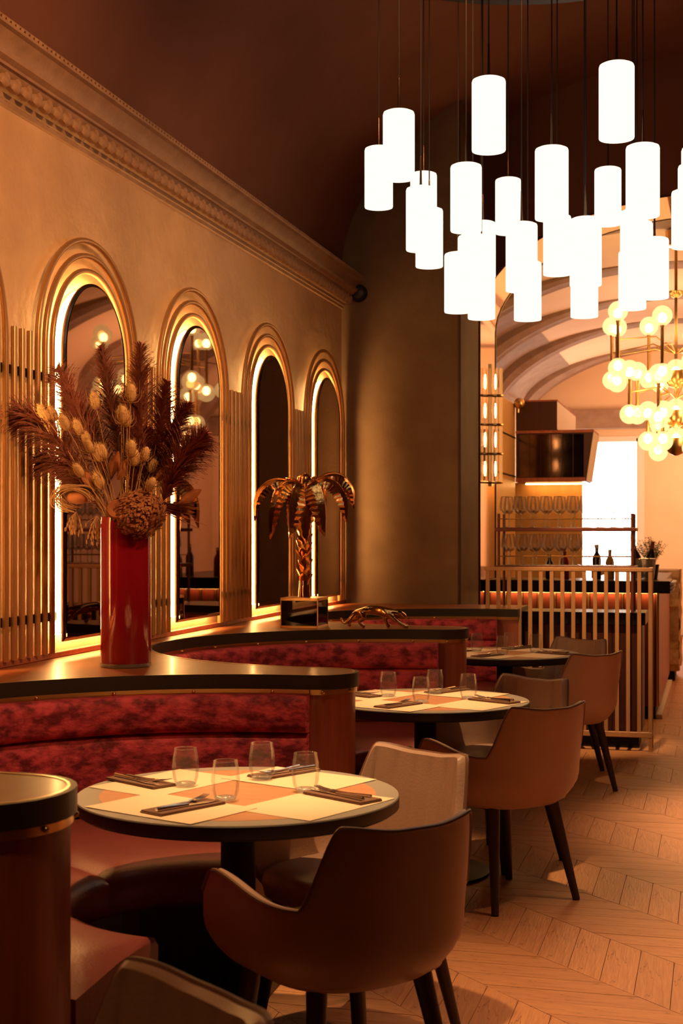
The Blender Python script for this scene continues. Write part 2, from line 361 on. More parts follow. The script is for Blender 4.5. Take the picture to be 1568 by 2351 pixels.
# ------------------------------------------------------------------ chevron floor: planks with recessed joints
floor = struct(MB().box(WX-0.2, XR+0.2, -3.2, BYE+0.2, -0.06, -0.006).build('floor', M['plankjoint']))
PW, PL = 0.1165, 0.498
def plank_mesh(along_y):
    g = 0.0012; t = 0.0
    if along_y:      # x in [0,PW], lower end on x+y=0, upper on x+y=PL
        q = [(g, -g+g), (PW-g, -PW+g*2), (PW-g, PL-PW-g), (g, PL-g*2)]
    else:
        q = [(-g+g, g), (-PW+g*2, PW-g), (PL-PW-g, PW-g), (PL-g*2, g)]
        q = [q[0], q[3], q[2], q[1]]
    b = MB(); top_ = [(x, y, 0.0) for x, y in q]; bot = [(x, y, -0.012) for x, y in q]
    b.loft([bot, top_], True, True)
    return b.mesh('plank', M['plank'], smooth=False)
def plank_mat():
    m = M['plank']; return m
MX = bpy.data.materials.new('oak_plank_cross')
pm_y = plank_mesh(True); pm_x = plank_mesh(False)
M['plankx'] = mat('oak_plank_cross', (0.55, 0.275, 0.130), 0.42, noise=(4, (0.43, 0.20, 0.092), 1.5), bump=(10, 0.18), stretch=(14, 1.2, 1), objvar=0.07, spec=0.45)
bpy.data.materials.remove(MX)
pm_y.materials[0] = M['plankx']; pm_x.materials[0] = M['plank']      # grain runs along each plank
add_cracks(M['plank'], (1.0, 10, 1)); add_cracks(M['plankx'], (10, 1.0, 1))
cands = []
rest_y = MB(); rest_x = MB()
for n in range(-12, 46):
    s0 = 4.39 + 0.498*n
    for k in range(-60, 150):
        if n % 2 == 0:
            x = -0.1335 + PW*k; y = s0 - x; cx, cyy = x+PW/2, y+PL/2-PW/2; kind = 'y'
        else:
            y = 4.506 + PW*k; x = s0 - y; cx, cyy = x+PL/2-PW/2, y+PW/2; kind = 'x'
        if not (WX+0.1 < cx < 2.2 and -1.0 < cyy < BYE-0.2): continue
        X = cx*CA+cyy*SA; d = -cx*SA+cyy*CA
        inview = d > 2.5 and abs(784+F*X/d-1180) < 460 and 1222+F*CAMH/d < 2420 and cx > -1.0-0.02*cyy and cyy < 13
        cands.append((0 if inview else 1, d, kind, x, y))
cands.sort()
rnd = random.Random(3)
for i, (flag, d, kind, x, y) in enumerate(cands):
    z = -0.0006*rnd.random()
    if flag == 0 and i < 290:
        inst('plank', pm_y if kind == 'y' else pm_x, floor, (x, y, z))
    else:
        b, me = (rest_y, pm_y) if kind == 'y' else (rest_x, pm_x)
        b.add([(v.co.x+x, v.co.y+y, v.co.z+z) for v in me.vertices], [tuple(p.vertices) for p in me.polygons])
M['pfar'] = mat('oak_plank_far', (0.55, 0.275, 0.130), 0.42, noise=(4, (0.43, 0.20, 0.092), 1.5), bump=(10, 0.18), stretch=(1.2, 14, 1), spec=0.45)
M['pfarx'] = mat('oak_plank_cross_far', (0.55, 0.275, 0.130), 0.42, noise=(4, (0.43, 0.20, 0.092), 1.5), bump=(10, 0.18), stretch=(14, 1.2, 1), spec=0.45)
stuff(rest_y.build('distant_planks', M['pfarx'], floor, smooth=False))
stuff(rest_x.build('distant_planks_across', M['pfar'], floor, smooth=False))

# ------------------------------------------------------------------ cornice
prof = [(0, 3.150), (0.014, 3.152), (0.016, 3.170), (0.026, 3.172), (0.028, 3.190), (0.036, 3.196), (0.085, 3.232), (0.094, 3.246), (0.108, 3.247), (0.112, 3.256),
        (0.135, 3.268), (0.140, 3.285), (0.120, 3.288), (0.122, 3.300), (0.135, 3.325), (0.160, 3.350), (0.178, 3.356), (0.180, 3.366), (0.165, 3.372), (0.165, 3.392), (0.10, 3.405), (0.0, 3.42)]
corn = struct(MB().loft([[(WX+a, -1.0, z) for a, z in prof], [(WX+a, YB, z) for a, z in prof]], False).build('trim_cornice', M['cornice'], angle=25))
lb = MB(); lb.ellipsoid((0, 0, 0), 0.024, 0.036, 0.028, 8, 6); lb.ellipsoid((0.014, 0.0, 0.004), 0.016, 0.014, 0.024, 6, 5); lb.ellipsoid((0.0, 0.045, -0.002), 0.014, 0.010, 0.026, 6, 4)
lm = lb.mesh('leaf_ornament', M['cornice'])
for i in range(62):
    inst('leaf_ornament', lm, corn, (WX+0.064, 4.75+0.09*i, 3.214), (0.25, -0.55, 0), (1.25, 1.15, 1.3))
bb = MB()
for i in range(150): bb.ellipsoid((WX+0.172, 4.7+0.0372*i, 3.374), 0.010, 0.013, 0.010, 5, 4)
stuff(bb.build('bead_row', M['cornice'], corn))
# round dark speaker at the end of the cornice
sp = thing('wall_speaker', 'small round black speaker on the pier, by the end of the cornice', 'speaker', (-2.56, YB, 3.26))
MB().lathe([(0.02, 0), (0.062, 0.004), (0.064, 0.03), (0.056, 0.05), (0.05, 0.052)], 24).xf(Matrix.Rotation(PI/2, 4, 'X')).build('speaker_body', M['black'], sp)
MB().lathe([(0.001, 0.046), (0.046, 0.050), (0.03, 0.060), (0.008, 0.064)], 20).xf(Matrix.Rotation(PI/2, 4, 'X')).build('speaker_grille', M['band'], sp)

# ------------------------------------------------------------------ arched mirrors and slat screens on the left wall
ZB = 0.985; ZS = 2.245
def arch_path(hw, z0, x, n=26):
    p = [(x, -hw, z0)]
    p += [(x, -hw*math.cos(PI*i/n), ZS + hw*math.sin(PI*i/n)) for i in range(n+1)]
    p += [(x, hw, z0)]; return p
TX = 0.042                                    # tube centre off the wall
MYS = [4.49, 5.785, 7.085, 8.385, 9.685]
MLAB = ['arched bronze mirror cut by the frame edge beside the slats', 'tall arched backlit bronze mirror behind the red vase', 'arched backlit mirror reflecting the brass globe chandelier',
        'arched backlit mirror showing near black, behind the gold palm', 'arched backlit mirror next to the pier at the wall end']
def make_mirror(lab):
    t = thing('arched_mirror', lab, 'mirror', (WX, 0, 0), 0, 'arched mirrors on the plaster wall')
    for hw in (0.513, 0.447, 0.381):
        MB().tube(arch_path(hw, ZB-0.008, TX), 0.0125, 10).build('frame_tube', M['tube'], t)
    hw = 0.325; zb = 1.022
    P = [(y, z) for _, y, z in arch_path(hw, zb, 0, 40)]
    def sc_(k): return [((y)*(hw-k)/hw, ZS+(z-ZS)*(hw-k)/hw if z > ZS else (z+k if z == zb else z)) for y, z in P]
    pane = MB(); q = sc_(0.014); pane.add([(0.0715, y, z) for y, z in q], [tuple(range(len(q)))])
    pa = pane.build('mirror_pane', M['mirror'], t, smooth=False)
    pa.rotation_euler = (0, 0, math.radians(0.7))
    MB().loft([[(0.0, y, z) for y, z in sc_(0.03)], [(0.056, y, z) for y, z in sc_(0.03)]], True, True).build('backing_box', M['white'], t, smooth=False)
    MB().loft([[(0.057, y, z) for y, z in sc_(0.0)], [(0.064, y, z) for y, z in sc_(0.0)], [(0.0705, y, z) for y, z in sc_(0.014)], [(0.0695, y, z) for y, z in sc_(0.02)], [(0.057, y, z) for y, z in sc_(0.02)], [(0.057, y, z) for y, z in sc_(0.0)]], True).build('bevelled_edge', M['mirror_edge'], t, smooth=False)
    MB().loft([[(0.010, y, z) for y, z in sc_(0.026)], [(0.034, y, z) for y, z in sc_(0.026)]], True).build('led_strip', M['led'], t)
    for z in (1.128, 2.12):
        for s in (-1, 1):
            MB().box(0.012, 0.0295, s*0.42-0.105, s*0.42+0.105, z-0.018, z+0.018).build('bracket', M['black'], t)
    return t
m0 = make_mirror(MLAB[0]); m0.location.y = MYS[0]
for y, l in zip(MYS[1:], MLAB[1:]): dup(m0, (WX, y, 0), 0, l)
def make_screen(lab):
    t = thing('slat_screen', lab, 'wall slats', (WX, 0, 0), 0, 'gilded slat screens between the mirrors')
    for k in (-1, 0, 1):
        MB().lathe([(0.0125, ZB-0.008), (0.0125, 2.285), (0.0118, 2.288)], 12, (TX, 0.0665*k, 0)).build('slat', M['tube'], t)
    for z in (1.128, 2.12):
        MB().box(0.012, 0.0295, -0.135, 0.135, z-0.018, z+0.018).build('bracket', M['black'], t)
    return t
s0 = make_screen('three gilded slats at the frame edge, before the vase mirror'); s0.location.y = (MYS[0]+MYS[1])/2
for i, l in ((1, 'three gilded slats behind the dried bouquet, between two mirrors'), (2, 'three gilded slats between the chandelier reflection mirror and the black one'), (3, 'three gilded slats right behind the gold palm trunk')):
    dup(s0, (WX, (MYS[i]+MYS[i+1])/2, 0), 0, l)
struct(MB().box(WX, WX+0.035, 1.0, YB, 0.953, 0.978, 0.003).build('baseboard_left', M['endwood']))

# ------------------------------------------------------------------ banquettes: wavy counter, partitions, velvet booths
TIPX = -1.29
ZT = 0.953
BAYS = [dict(c=1.40, h=1.05), dict(c=3.93, h=1.10), dict(c=6.45, h=1.11), dict(c=8.78, h=0.92)]
DEP = 1.12
def bay_curve(b, n=40, off=0.0):
    """from the near end to the far end; off shrinks the bay"""
    x0 = -1.44; out = []
    for i in range(n+1):
        t = PI*i/n
        out.append((x0 - (DEP-off)*math.sin(t), b['c'] - (b['h']-off)*math.cos(t)))
    return out
def tip(y0, y1, n=14, off=0.0):
    r = (y1-y0)/2; c = (y0+y1)/2
    return [(-1.44 + (r*0.90-off)*math.cos(-PI/2+PI*i/n), c + (r-off)*math.sin(-PI/2+PI*i/n)) for i in range(n+1)]
ends = []
for a, b in zip(BAYS[:-1], BAYS[1:]): ends.append((a['c']+a['h'], b['c']-b['h']))
def outline(off=0.0, tipoff=0.0):
    p = []
    for i, b in enumerate(BAYS):
        p += bay_curve(b, 40, -off)
        if i < len(ends): p += tip(*ends[i], 14, tipoff)[1:-1]
    return p
out0 = outline()
last_y = BAYS[-1]['c']+BAYS[-1]['h']
poly = [(WX+0.001, 0.3)] + [q for q in out0] + [(-1.30, last_y), (-1.30, YB-0.02), (WX+0.001, YB-0.02)]
top_t = thing('counter_top', 'continuous wavy veneer counter along the wall carrying vase and palm', 'counter')
MB().prism(poly, ZT-0.006, ZT).build('veneer_surface', M['ledgewood'], top_t, smooth=False)
edge_line = [q for q in out0] + [(-1.30, last_y+0.001), (-1.30, YB-0.02)]
def ribbon(line, z0, z1, off0, off1, name, m, parent, closed=False):
    """vertical band following a plan line, pushed along its normal by off0..off1"""
    P = [Vector((a, b)) for a, b in line]; nn = []
    for i in range(len(P)):
        t = P[min(i+1, len(P)-1)] - P[max(i-1, 0)]; t.normalize(); nn.append(Vector((t.y, -t.x)))
    q = lambda o, z: [(p.x+n.x*o, p.y+n.y*o, z) for p, n in zip(P, nn)]
    return MB().loft([q(off0, z0), q(off1, z0), q(off1, z1), q(off0, z1), q(off0, z0)], False).build(name, m, parent, angle=30)
ribbon(edge_line, ZT-0.052, ZT+0.001, -0.012, 0.004, 'dark_edge_band', M['band'], top_t)
ribbon(edge_line, ZT-0.001, ZT+0.0015, -0.016, -0.010, 'inlay_line', M['brass'], top_t)
PLAB = ['rounded mahogany partition end with glowing top, in front of the first table', 'rounded mahogany partition between the front and middle tables', 'rounded mahogany partition between the middle and far tables']
stud = MB().ellipsoid((0, 0, 0), 0.0075, 0.0075, 0.0075, 8, 6).mesh('stud', M['brass'])
for i, (y0, y1) in enumerate(ends):
    t = thing('booth_partition', PLAB[i], 'partition', (TIPX, (y0+y1)/2, 0))
    sub = lambda L_: [(x-TIPX, y-(y0+y1)/2) for x, y in L_]
    tp = tip(y0, y1, 20, 0.010)
    body = sub([(-1.72, y0+0.010)] + tp + [(-1.72, y1-0.010)])
    MB().prism(body, 0.0, ZT-0.053).build('curved_panel', M['endwood'], t)
    ribbon(sub([(-1.50, y0+0.006)] + tip(y0, y1, 20, 0.006) + [(-1.50, y1-0.006)]), ZT-0.072, ZT-0.052, -0.004, 0.003, 'brass_trim', M['brass'], t)
    ribbon(sub([(-1.60, y0+0.010)] + tip(y0, y1, 20, 0.010) + [(-1.60, y1-0.010)]), 0.0, 0.09, -0.004, 0.006, 'plinth', M['band'], t)
    for a in (-70, -20, 30, 75):
        r = (y1-y0)/2
        inst('stud', stud, t, (-1.44+(r*0.90)*math.cos(math.radians(a))-TIPX, r*math.sin(math.radians(a)), ZT-0.062))
t = thing('booth_partition', 'low dark partition of the last booth, against the pier', 'partition', (TIPX, last_y, 0))
MB().box(-0.42, -0.016, 0.012, YB-last_y-0.03, 0, ZT-0.053).build('curved_panel', M['endwood'], t)
MB().box(-0.42, -0.012, 0.006, YB-last_y-0.03, ZT-0.072, ZT-0.052).build('brass_trim', M['brass'], t)

BLAB = ['red velvet booth partly hidden by the glowing partition end', 'red crushed velvet booth behind the front table', 'dark red velvet booth behind the middle table', 'dark red velvet booth behind the far table']
INNER = [(1.3, 0.40), (3.72, 0.36), (6.12, 0.38), (8.55, 0.34)]
def roll(b, z0, z1, bulge, name, parent, i0, i1, n=48):
    line = bay_curve(b, n)[i0:i1+1]; P = [Vector(q) for q in line]; full = [Vector(q) for q in bay_curve(b, n)]
    rings = []
    for k, p in enumerate(P):
        j = i0+k
        t = full[min(j+1, n)] - full[max(j-1, 0)]; t.normalize(); nrm = Vector((t.y, -t.x))
        h = (z1-z0)/2; zc = (z0+z1)/2; r = []
        endf = 1.0 if 0 < k < len(P)-1 else 0.86
        for a in range(13):
            th = -PI/2 + PI*a/12
            e = 0.55
            ox = 0.012 + bulge*endf*abs(math.cos(th))**e; oz = h*math.copysign(abs(math.sin(th))**e, math.sin(th))
            r.append((p.x+nrm.x*ox, p.y+nrm.y*ox, zc+oz))
        r = [(p.x, p.y, z0)] + r + [(p.x, p.y, z1)]
        rings.append(r)
    return MB().loft(rings, True, True).build(name, M['velvet'], parent, angle=50)
for bi, b in enumerate(BAYS):
    t = thing('velvet_booth', BLAB[bi], 'banquette')
    ribbon(bay_curve(b), ZT-0.072, ZT-0.052, -0.004, 0.006, 'brass_trim', M['brass'], t)
    L_ = bay_curve(b, 24)
    for k in range(1, 24, 2): inst('stud', stud, t, (L_[k][0]+0.008, L_[k][1]+0.006*math.cos(PI*k/24), ZT-0.062))
    ribbon(bay_curve(b), 0.0, ZT-0.073, -0.01, 0.012, 'back_board', M['endwood'], t)
    roll(b, 0.745, 0.884, 0.060, 'back_roll', t, 0, 48)
    for a0, a1 in ((0, 12), (12, 24), (24, 36), (36, 48)): roll(b, 0.455, 0.742, 0.052, 'back_pad', t, a0, a1)
    ic, ih = INNER[bi]
    for (t0, t1) in ((0.0, 0.27), (0.27, 0.62), (0.62, 1.0)):
        rings = []; n = 12
        for k in range(n+1):
            u = t0+(t1-t0)*k/n; th = PI*u
            O = Vector((-1.40-(DEP-0.05)*math.sin(th), b['c']-(b['h']-0.05)*math.cos(th)))
            I = Vector((-1.33-0.40*math.sin(th), ic-ih*math.cos(th)))
            if u < 0.02 or u > 0.98: O.x = -1.36; I.x = -1.36
            e = 0.012 if k in (0, n) else 0.0
            d = (I-O); ln = d.length; d.normalize()
            pr = [(0, 0.34), (0, 0.462-e)]
            pr += [(ln*0.5, 0.476-e), (ln-0.06, 0.472-e), (ln-0.02, 0.460-e), (ln-0.002-e, 0.436), (ln-0.004-e, 0.40), (ln-0.016, 0.365), (ln-0.04, 0.345)]
            rings.append([(O.x+d.x*s_, O.y+d.y*s_, z) for s_, z in pr])
        MB().loft(rings, True, True).build('seat_cushion', M['seatleather'], t, angle=50)
    rings = []
    for k in range(25):
        th = PI*k/24
        O = Vector((-1.40-(DEP-0.06)*math.sin(th), b['c']-(b['h']-0.06)*math.cos(th))); I = Vector((-1.36-0.46*math.sin(th), ic-(ih+0.06)*math.cos(th)))
        rings.append([(O.x, O.y, 0), (O.x, O.y, 0.345), (I.x, I.y, 0.345), (I.x, I.y, 0)])
    MB().loft(rings, True, True).build('plinth', M['band'], t, smooth=False)

# ------------------------------------------------------------------ round tables
TL = ['front round table', 'middle round table', 'far round table']
def make_table(lab):
    t = thing('round_table', lab, 'table', (0, 0, 0), 0, 'round booth tables')
    R = 0.45
    MB().lathe([(0.40, 0.705), (0.437, 0.709), (0.4497, 0.718), (R, 0.7475), (0.4485, 0.7498), (0.01, 0.7500)], 72).build('tabletop', M['tablegrey'], t)
    MB().lathe([(0.4370, 0.7078), (0.4500, 0.7168), (0.4508, 0.7180), (0.4508, 0.7462), (0.4495, 0.7470)], 72).build('edge_band', M['tableedge'], t)
    MB().lathe([(0.385, 0.7497), (0.385, 0.7503), (0.001, 0.7503)], 64).build('wood_inlay', M['tableinlay'], t)
    MB().lathe([(0.049, 0.03), (0.049, 0.70), (0.16, 0.702), (0.16, 0.708)], 24).build('column', M['black'], t)
    MB().lathe([(0.27, 0.0), (0.28, 0.004), (0.28, 0.014), (0.25, 0.022), (0.06, 0.034)], 48).build('foot_plate', M['black'], t)
    return t
tb0 = make_table('round table at the front booth, largest of the three'); tb0.location = (*TABLES[0], 0)
dup(tb0, (*TABLES[1], 0), 0, 'round table at the middle booth, behind the tan armchairs')
dup(tb0, (*TABLES[2], 0), 0, 'dim round table at the far booth by the slatted rail')
TH = math.radians(-22)
def mat_mesh():
    b = MB(); n = 6; w, l = 0.13, 0.19
    vs_ = []; 
    for i in range(n+1):
        for j in range(n+1):
            u = i/n*2-1; v = j/n*2-1
            vs_.append((u*w, v*l, 0.0008*(abs(u*v)**3)))
    fs_ = [(i*(n+1)+j, (i+1)*(n+1)+j, (i+1)*(n+1)+j+1, i*(n+1)+j+1) for i in range(n) for j in range(n)]
    b.add(vs_, fs_); b.add([(x, y, z-0.0005) for x, y, z in vs_], fs_); return b.mesh('paper_placemat', M['paper'])
pmm = mat_mesh()
def napkin():
    b = MB().box(-0.115, 0.115, -0.042, 0.042, 0.0, 0.0035, 0.0015); b.box(-0.113, 0.114, -0.0415, 0.040, 0.0037, 0.0068, 0.0015); return b.mesh('folded_napkin', M['napkin'])
nkm = napkin()
def fork():
    b = MB(); hd = [(-0.10, 0, 0.004), (-0.06, 0, 0.0035), (0.0, 0, 0.003), (0.03, 0, 0.006)]
    b.tube(hd, [0.0045, 0.004, 0.0025, 0.0028], 6)
    b.box(0.028, 0.048, -0.011, 0.011, 0.004, 0.0065, 0.001)
    for k in (-1.5, -0.5, 0.5, 1.5): b.tube([(0.046, k*0.0062, 0.005), (0.07, k*0.0062, 0.0075), (0.092, k*0.0060, 0.013)], [0.0017, 0.0016, 0.001], 5)
    return b.mesh('fork', M['steel'])
def knife():
    b = MB(); b.tube([(-0.105, 0, 0.005), (-0.06, 0, 0.005), (0.0, 0, 0.0045)], [0.006, 0.0055, 0.004], 8)
    b.loft([[(0.0, -0.004, 0.003), (0.0, 0.004, 0.003), (0.0, 0.004, 0.005), (0.0, -0.004, 0.005)], [(0.06, -0.008, 0.003), (0.06, 0.006, 0.003), (0.06, 0.006, 0.0044), (0.06, -0.008, 0.0044)], [(0.11, -0.001, 0.003), (0.11, 0.005, 0.003), (0.11, 0.005, 0.004), (0.11, -0.001, 0.004)]], True, True)
    return b.mesh('knife', M['steel'])
fkm, knm = fork(), knife()
def tumbler():
    prof = [(0.0, 0.004), (0.026, 0.003), (0.030, 0.005), (0.0355, 0.025), (0.0385, 0.052), (0.0372, 0.080), (0.0325, 0.107)]
    n = 32; b = MB(); rings = []
    for (r, z) in prof[1:]:
        rip = 0.0009 if 0.01 < z < 0.075 else 0
        rings.append([((r+rip*math.cos(8*2*PI*j/n*2))*math.cos(2*PI*j/n), (r+rip*math.cos(8*2*PI*j/n*2))*math.sin(2*PI*j/n), z) for j in range(n)])
    b.loft(rings, True, False); body = b.mesh('bowl', M['glass'])
    base = MB().lathe([(0.024, 0.0), (0.027, 0.002), (0.030, 0.007), (0.024, 0.010), (0.004, 0.009)], 24).mesh('base', M['glassbase'])
    rim = MB().tube([(0.0325*math.cos(2*PI*j/28), 0.0325*math.sin(2*PI*j/28), 0.107) for j in range(28)], 0.0008, 5, True).mesh('rim', M['glass'])
    return body, base, rim
tgm = tumbler()
SIDE = ['aisle side', 'far side', 'booth side', 'near side']
GP = [(0.178, 0.062), (0.0, 0.215), (-0.180, 0.060), (0.004, -0.118)]
NP = [((0.30, 0.0), -31), ((0.035, 0.325), 60), ((-0.325, 0.075), -30), ((-0.065, -0.255), 63)]
TN = ['front table', 'middle table', 'far table']
for ti, (tx, ty) in enumerate(TABLES):
    for k in range(4):
        a = TH + k*PI/2
        o = inst('paper_placemat', pmm, None, (tx+0.272*math.cos(a), ty+0.272*math.sin(a), 0.7512+0.0007*(k % 2)), (0, 0, a))
        tag(o, 'cream paper placemat on the %s of the %s' % (SIDE[k], TN[ti]), 'placemat', 'paper placemats')
        (nx_, ny_), na = NP[k]; na = math.radians(na)
        o = inst('folded_napkin', nkm, None, (tx+nx_, ty+ny_, 0.7528), (0, 0, na)); tag(o, 'folded brown napkin on the %s of the %s' % (SIDE[k], TN[ti]), 'napkin', 'folded napkins')
        flip = PI if k in (0, 1) else 0
        fx = lambda dx, dy: (tx+nx_+dx*math.cos(na)-dy*math.sin(na), ty+ny_+dx*math.sin(na)+dy*math.cos(na), 0.7596)
        o = inst('fork', fkm, None, fx(-0.012 if flip else 0.015, 0.012), (0, 0, na+flip+0.14)); tag(o, 'steel fork on the napkin, %s of the %s' % (SIDE[k], TN[ti]), 'fork', 'forks on napkins')
        o = inst('knife', knm, None, fx(0, -0.018), (0, 0, na+flip-0.05)); tag(o, 'steel knife on the napkin, %s of the %s' % (SIDE[k], TN[ti]), 'knife', 'knives on napkins')
        g = thing('glass_tumbler', 'rippled stemless tumbler on the %s of the %s' % (SIDE[k], TN[ti]), 'glass', (tx+GP[k][0], ty+GP[k][1], 0.7526), 0.3*k, 'tumblers on the tables')
        for nm, me in zip(('bowl', 'base', 'rim'), tgm): inst(nm, me, g)

# ------------------------------------------------------------------ tub armchairs
def chair_parts():
    # plan line of the shell: right arm front -> back -> left arm front (facing +y)
    a, b = 0.285, 0.285; line = []
    for i in range(7): line.append((a-0.004*(6-i)/6, 0.20-0.20*i/6))
    n = 96
    for i in range(1, n):
        th = PI*i/n; e = 0.78
        line.append((a*math.copysign(abs(math.cos(th))**e, math.cos(th)), -b*abs(math.sin(th))**e))
    for i in range(7): line.append((-(a-0.004*i/6), 0.20*i/6))
    # arclength from the back centre
    P = [Vector(p) for p in line]; L = [0]
    for i in range(1, len(P)): L.append(L[-1]+(P[i]-P[i-1]).length)
    mid = L[-1]/2; S = [l-mid for l in L]; SM = mid
    def sm(t): t = max(0, min(1, t)); return t*t*(3-2*t)
    def top(s):
        s = abs(s)
        z = 0.790+0.014*sm((s-0.05)/0.15) - 0.200*sm((s-0.20)/0.085) + 0.040*sm((s-0.31)/(SM-0.35))
        if s > SM-0.05: z -= 0.06*((s-(SM-0.05))/0.05)**2
        return z
    V = [0, 0.04, 0.09, 0.16, 0.26, 0.38, 0.52, 0.66, 0.80, 0.92, 1.0]
    def sca(z):
        t = (z-0.395)/0.13
        return 0.72+0.28*math.sin(min(1, max(0, t))*PI/2)**0.8 if t < 1 else 1.0
    outer, inner = [], []
    ns = []
    for i in range(len(P)):
        t = P[min(i+1, len(P)-1)]-P[max(i-1, 0)]; t.normalize(); ns.append(Vector((-t.y, t.x)))   # outward or inward
    for v in V:
        ro, ri = [], []
        for i, p in enumerate(P):
            zt = top(S[i]); z = 0.395+(zt-0.395)*v
            k = sca(z); fl = 1+0.05*max(0, (z-0.62)/0.18)
            lean = -0.035*max(0, (z-0.55)/0.24)*(1 if abs(S[i]) < 0.3 else max(0, 1-(abs(S[i])-0.3)/0.1))
            x, y = p.x*k*(1-0.02*max(0, (z-0.62)/0.18)), (p.y-0.02)*k+0.02
            o = Vector((x, y+lean, z)); ro.append(tuple(o))
            nn = ns[i]
            if nn.dot(Vector((-p.x, 0.0-p.y))) < 0: nn = -nn
            th = 0.030+0.012*math.sin(PI*min(1, v*1.02))
            s_ = abs(S[i])
            pleat = 0
            if s_ < 0.23 and v > 0.15: pleat = 0.006*math.exp(-(((s_+0.002) % 0.078-0.039)/0.006)**2) * sm((0.23-s_)/0.03)*sm((1.0-v)/0.10)
            th2 = th-pleat*1.0
            ri.append((x+nn.x*th2, y+lean+nn.y*th2, max(z-0.004, 0.40) if v < 1 else z-0.002))
        outer.append(ro); inner.append(ri)
    sh = MB(); sh.loft(outer, False); sh.loft(inner, False)
    sh.loft([outer[-1], [(a_[0]*0.5+b_[0]*0.5, a_[1]*0.5+b_[1]*0.5, a_[2]+0.006) for a_, b_ in zip(outer[-1], inner[-1])], inner[-1]], False)
    for e in (0, -1): sh.loft([[r[e] for r in outer], [r[e] for r in inner]], False)
    # underside
    sh.add([q for q in outer[0]], [tuple(range(len(outer[0])))])
    shell = sh.mesh('tub_shell', M['chair'], angle=60)
    pip = MB().tube([(q[0], q[1], q[2]+0.003) for q in outer[-1]], 0.0055, 6).mesh('piping', M['piping'])
    # seat cushion
    rings = []
    for zz, k in ((0.405, 0.90), (0.415, 0.97), (0.45, 1.0), (0.478, 0.975), (0.490, 0.88), (0.494, 0.5), (0.494, 0.05)):
        r = []
        for j in range(40):
            th = 2*PI*j/40; e = 0.62
            r.append((0.232*k*math.copysign(abs(math.cos(th))**e, math.cos(th)), 0.015+0.245*k*math.copysign(abs(math.sin(th))**e, math.sin(th)), zz))
        rings.append(r)
    seat = MB().loft(rings, True, True).mesh('seat', M['chair'], angle=60)
    legs = []
    for sx in (1, -1):
        for sy in (1, -1):
            legs.append(MB().tube([(sx*0.15, 0.02+sy*0.14, 0.42), (sx*0.155, 0.02+sy*0.145, 0.395), (sx*0.215, 0.0+sy*0.205, 0.0)], [0.026, 0.026, 0.015], 12).mesh('leg', M['darkwood']))
    under = MB().box(-0.17, 0.17, -0.14, 0.18, 0.385, 0.405, 0.006).mesh('seat_frame', M['black'])
    tg = MB().box(0.075, 0.105, -0.262, -0.258, 0.482, 0.487).mesh('maker_tag', M['steel'])
    return dict(shell=shell, pip=pip, seat=seat, legs=legs, under=under, tag=tg)
CP = chair_parts()
def make_chair(lab):
    t = thing('tub_armchair', lab, 'chair', (0, 0, 0), 0, 'tan leather tub armchairs')
    s = inst('tub_shell', CP['shell'], t); inst('piping', CP['pip'], s)
    inst('seat', CP['seat'], t)
    for m in CP['legs']: inst('leg', m, t)
    inst('seat_frame', CP['under'], t); inst('maker_tag', CP['tag'], s)
    return t
def face(dx, dy): return math.atan2(-dx, dy)
A_OFF, A_DIR = (0.385, -0.335), (-0.757, 0.653)
B_OFF, B_DIR = (0.265, 0.315), (-0.52, -0.855)
chairs = [((-0.905, 1.75), (-0.60, -0.80), 'tan tub armchair cut by the bottom edge, only its backrest top showing')]
CL = [('dark backed tub armchair with its back to the viewer at front table', 'tan tub armchair with pleated backrest showing, beyond the front table'),
      ('warm brown tub armchair seen from behind at the middle table', 'tan tub armchair facing the viewer, beyond the middle table'),
      ('dim tub armchair seen from behind at the far table', 'dim tub armchair beyond the far table, against the slatted rail')]
for ti, (tx, ty) in enumerate(TABLES):
    chairs.append(((tx+A_OFF[0], ty+A_OFF[1]), A_DIR, CL[ti][0])); chairs.append(((tx+B_OFF[0], ty+B_OFF[1]), B_DIR, CL[ti][1]))
c0 = None
for (loc, dr, lab) in chairs:
    if c0 is None:
        c0 = make_chair(lab); c0.location = (*loc, 0); c0.rotation_euler = (0, 0, face(*dr))
    else: dup(c0, (*loc, 0), face(*dr), lab)

# ------------------------------------------------------------------ red vase and dried bouquet
VX, VY = -2.237, 5.19
v = thing('glass_vase', 'tall cylindrical red glass vase standing on the counter', 'vase', (VX, VY, ZT))
MB().lathe([(0.097, 0.016), (0.0985, 0.02), (0.0985, 0.56), (0.096, 0.585), (0.090, 0.588), (0.088, 0.56), (0.088, 0.03), (0.01, 0.025)], 48).build('red_body', M['redglass'], v)
MB().lathe([(0.092, 0.0), (0.0995, 0.003), (0.0995, 0.015), (0.09, 0.0155), (0.01, 0.015)], 48).build('clear_foot', M['glassbase'], v)
def W(px, py, dd=0.0):
    """point on the vertical plane through the vase seen at a pixel of the photograph, pushed back by dd"""
    d = 5.59+dd; k = (px-784)/F
    return Vector((d*(k*CA-SA), d*(k*SA+CA), CAMH+(1222-py)*d/F))
NECK = Vector((VX, VY, ZT+0.60))
rp = random.Random(11)
def bez(p0, p1, p2, t): return p0*(1-t)**2+p1*2*t*(1-t)+p2*t*t
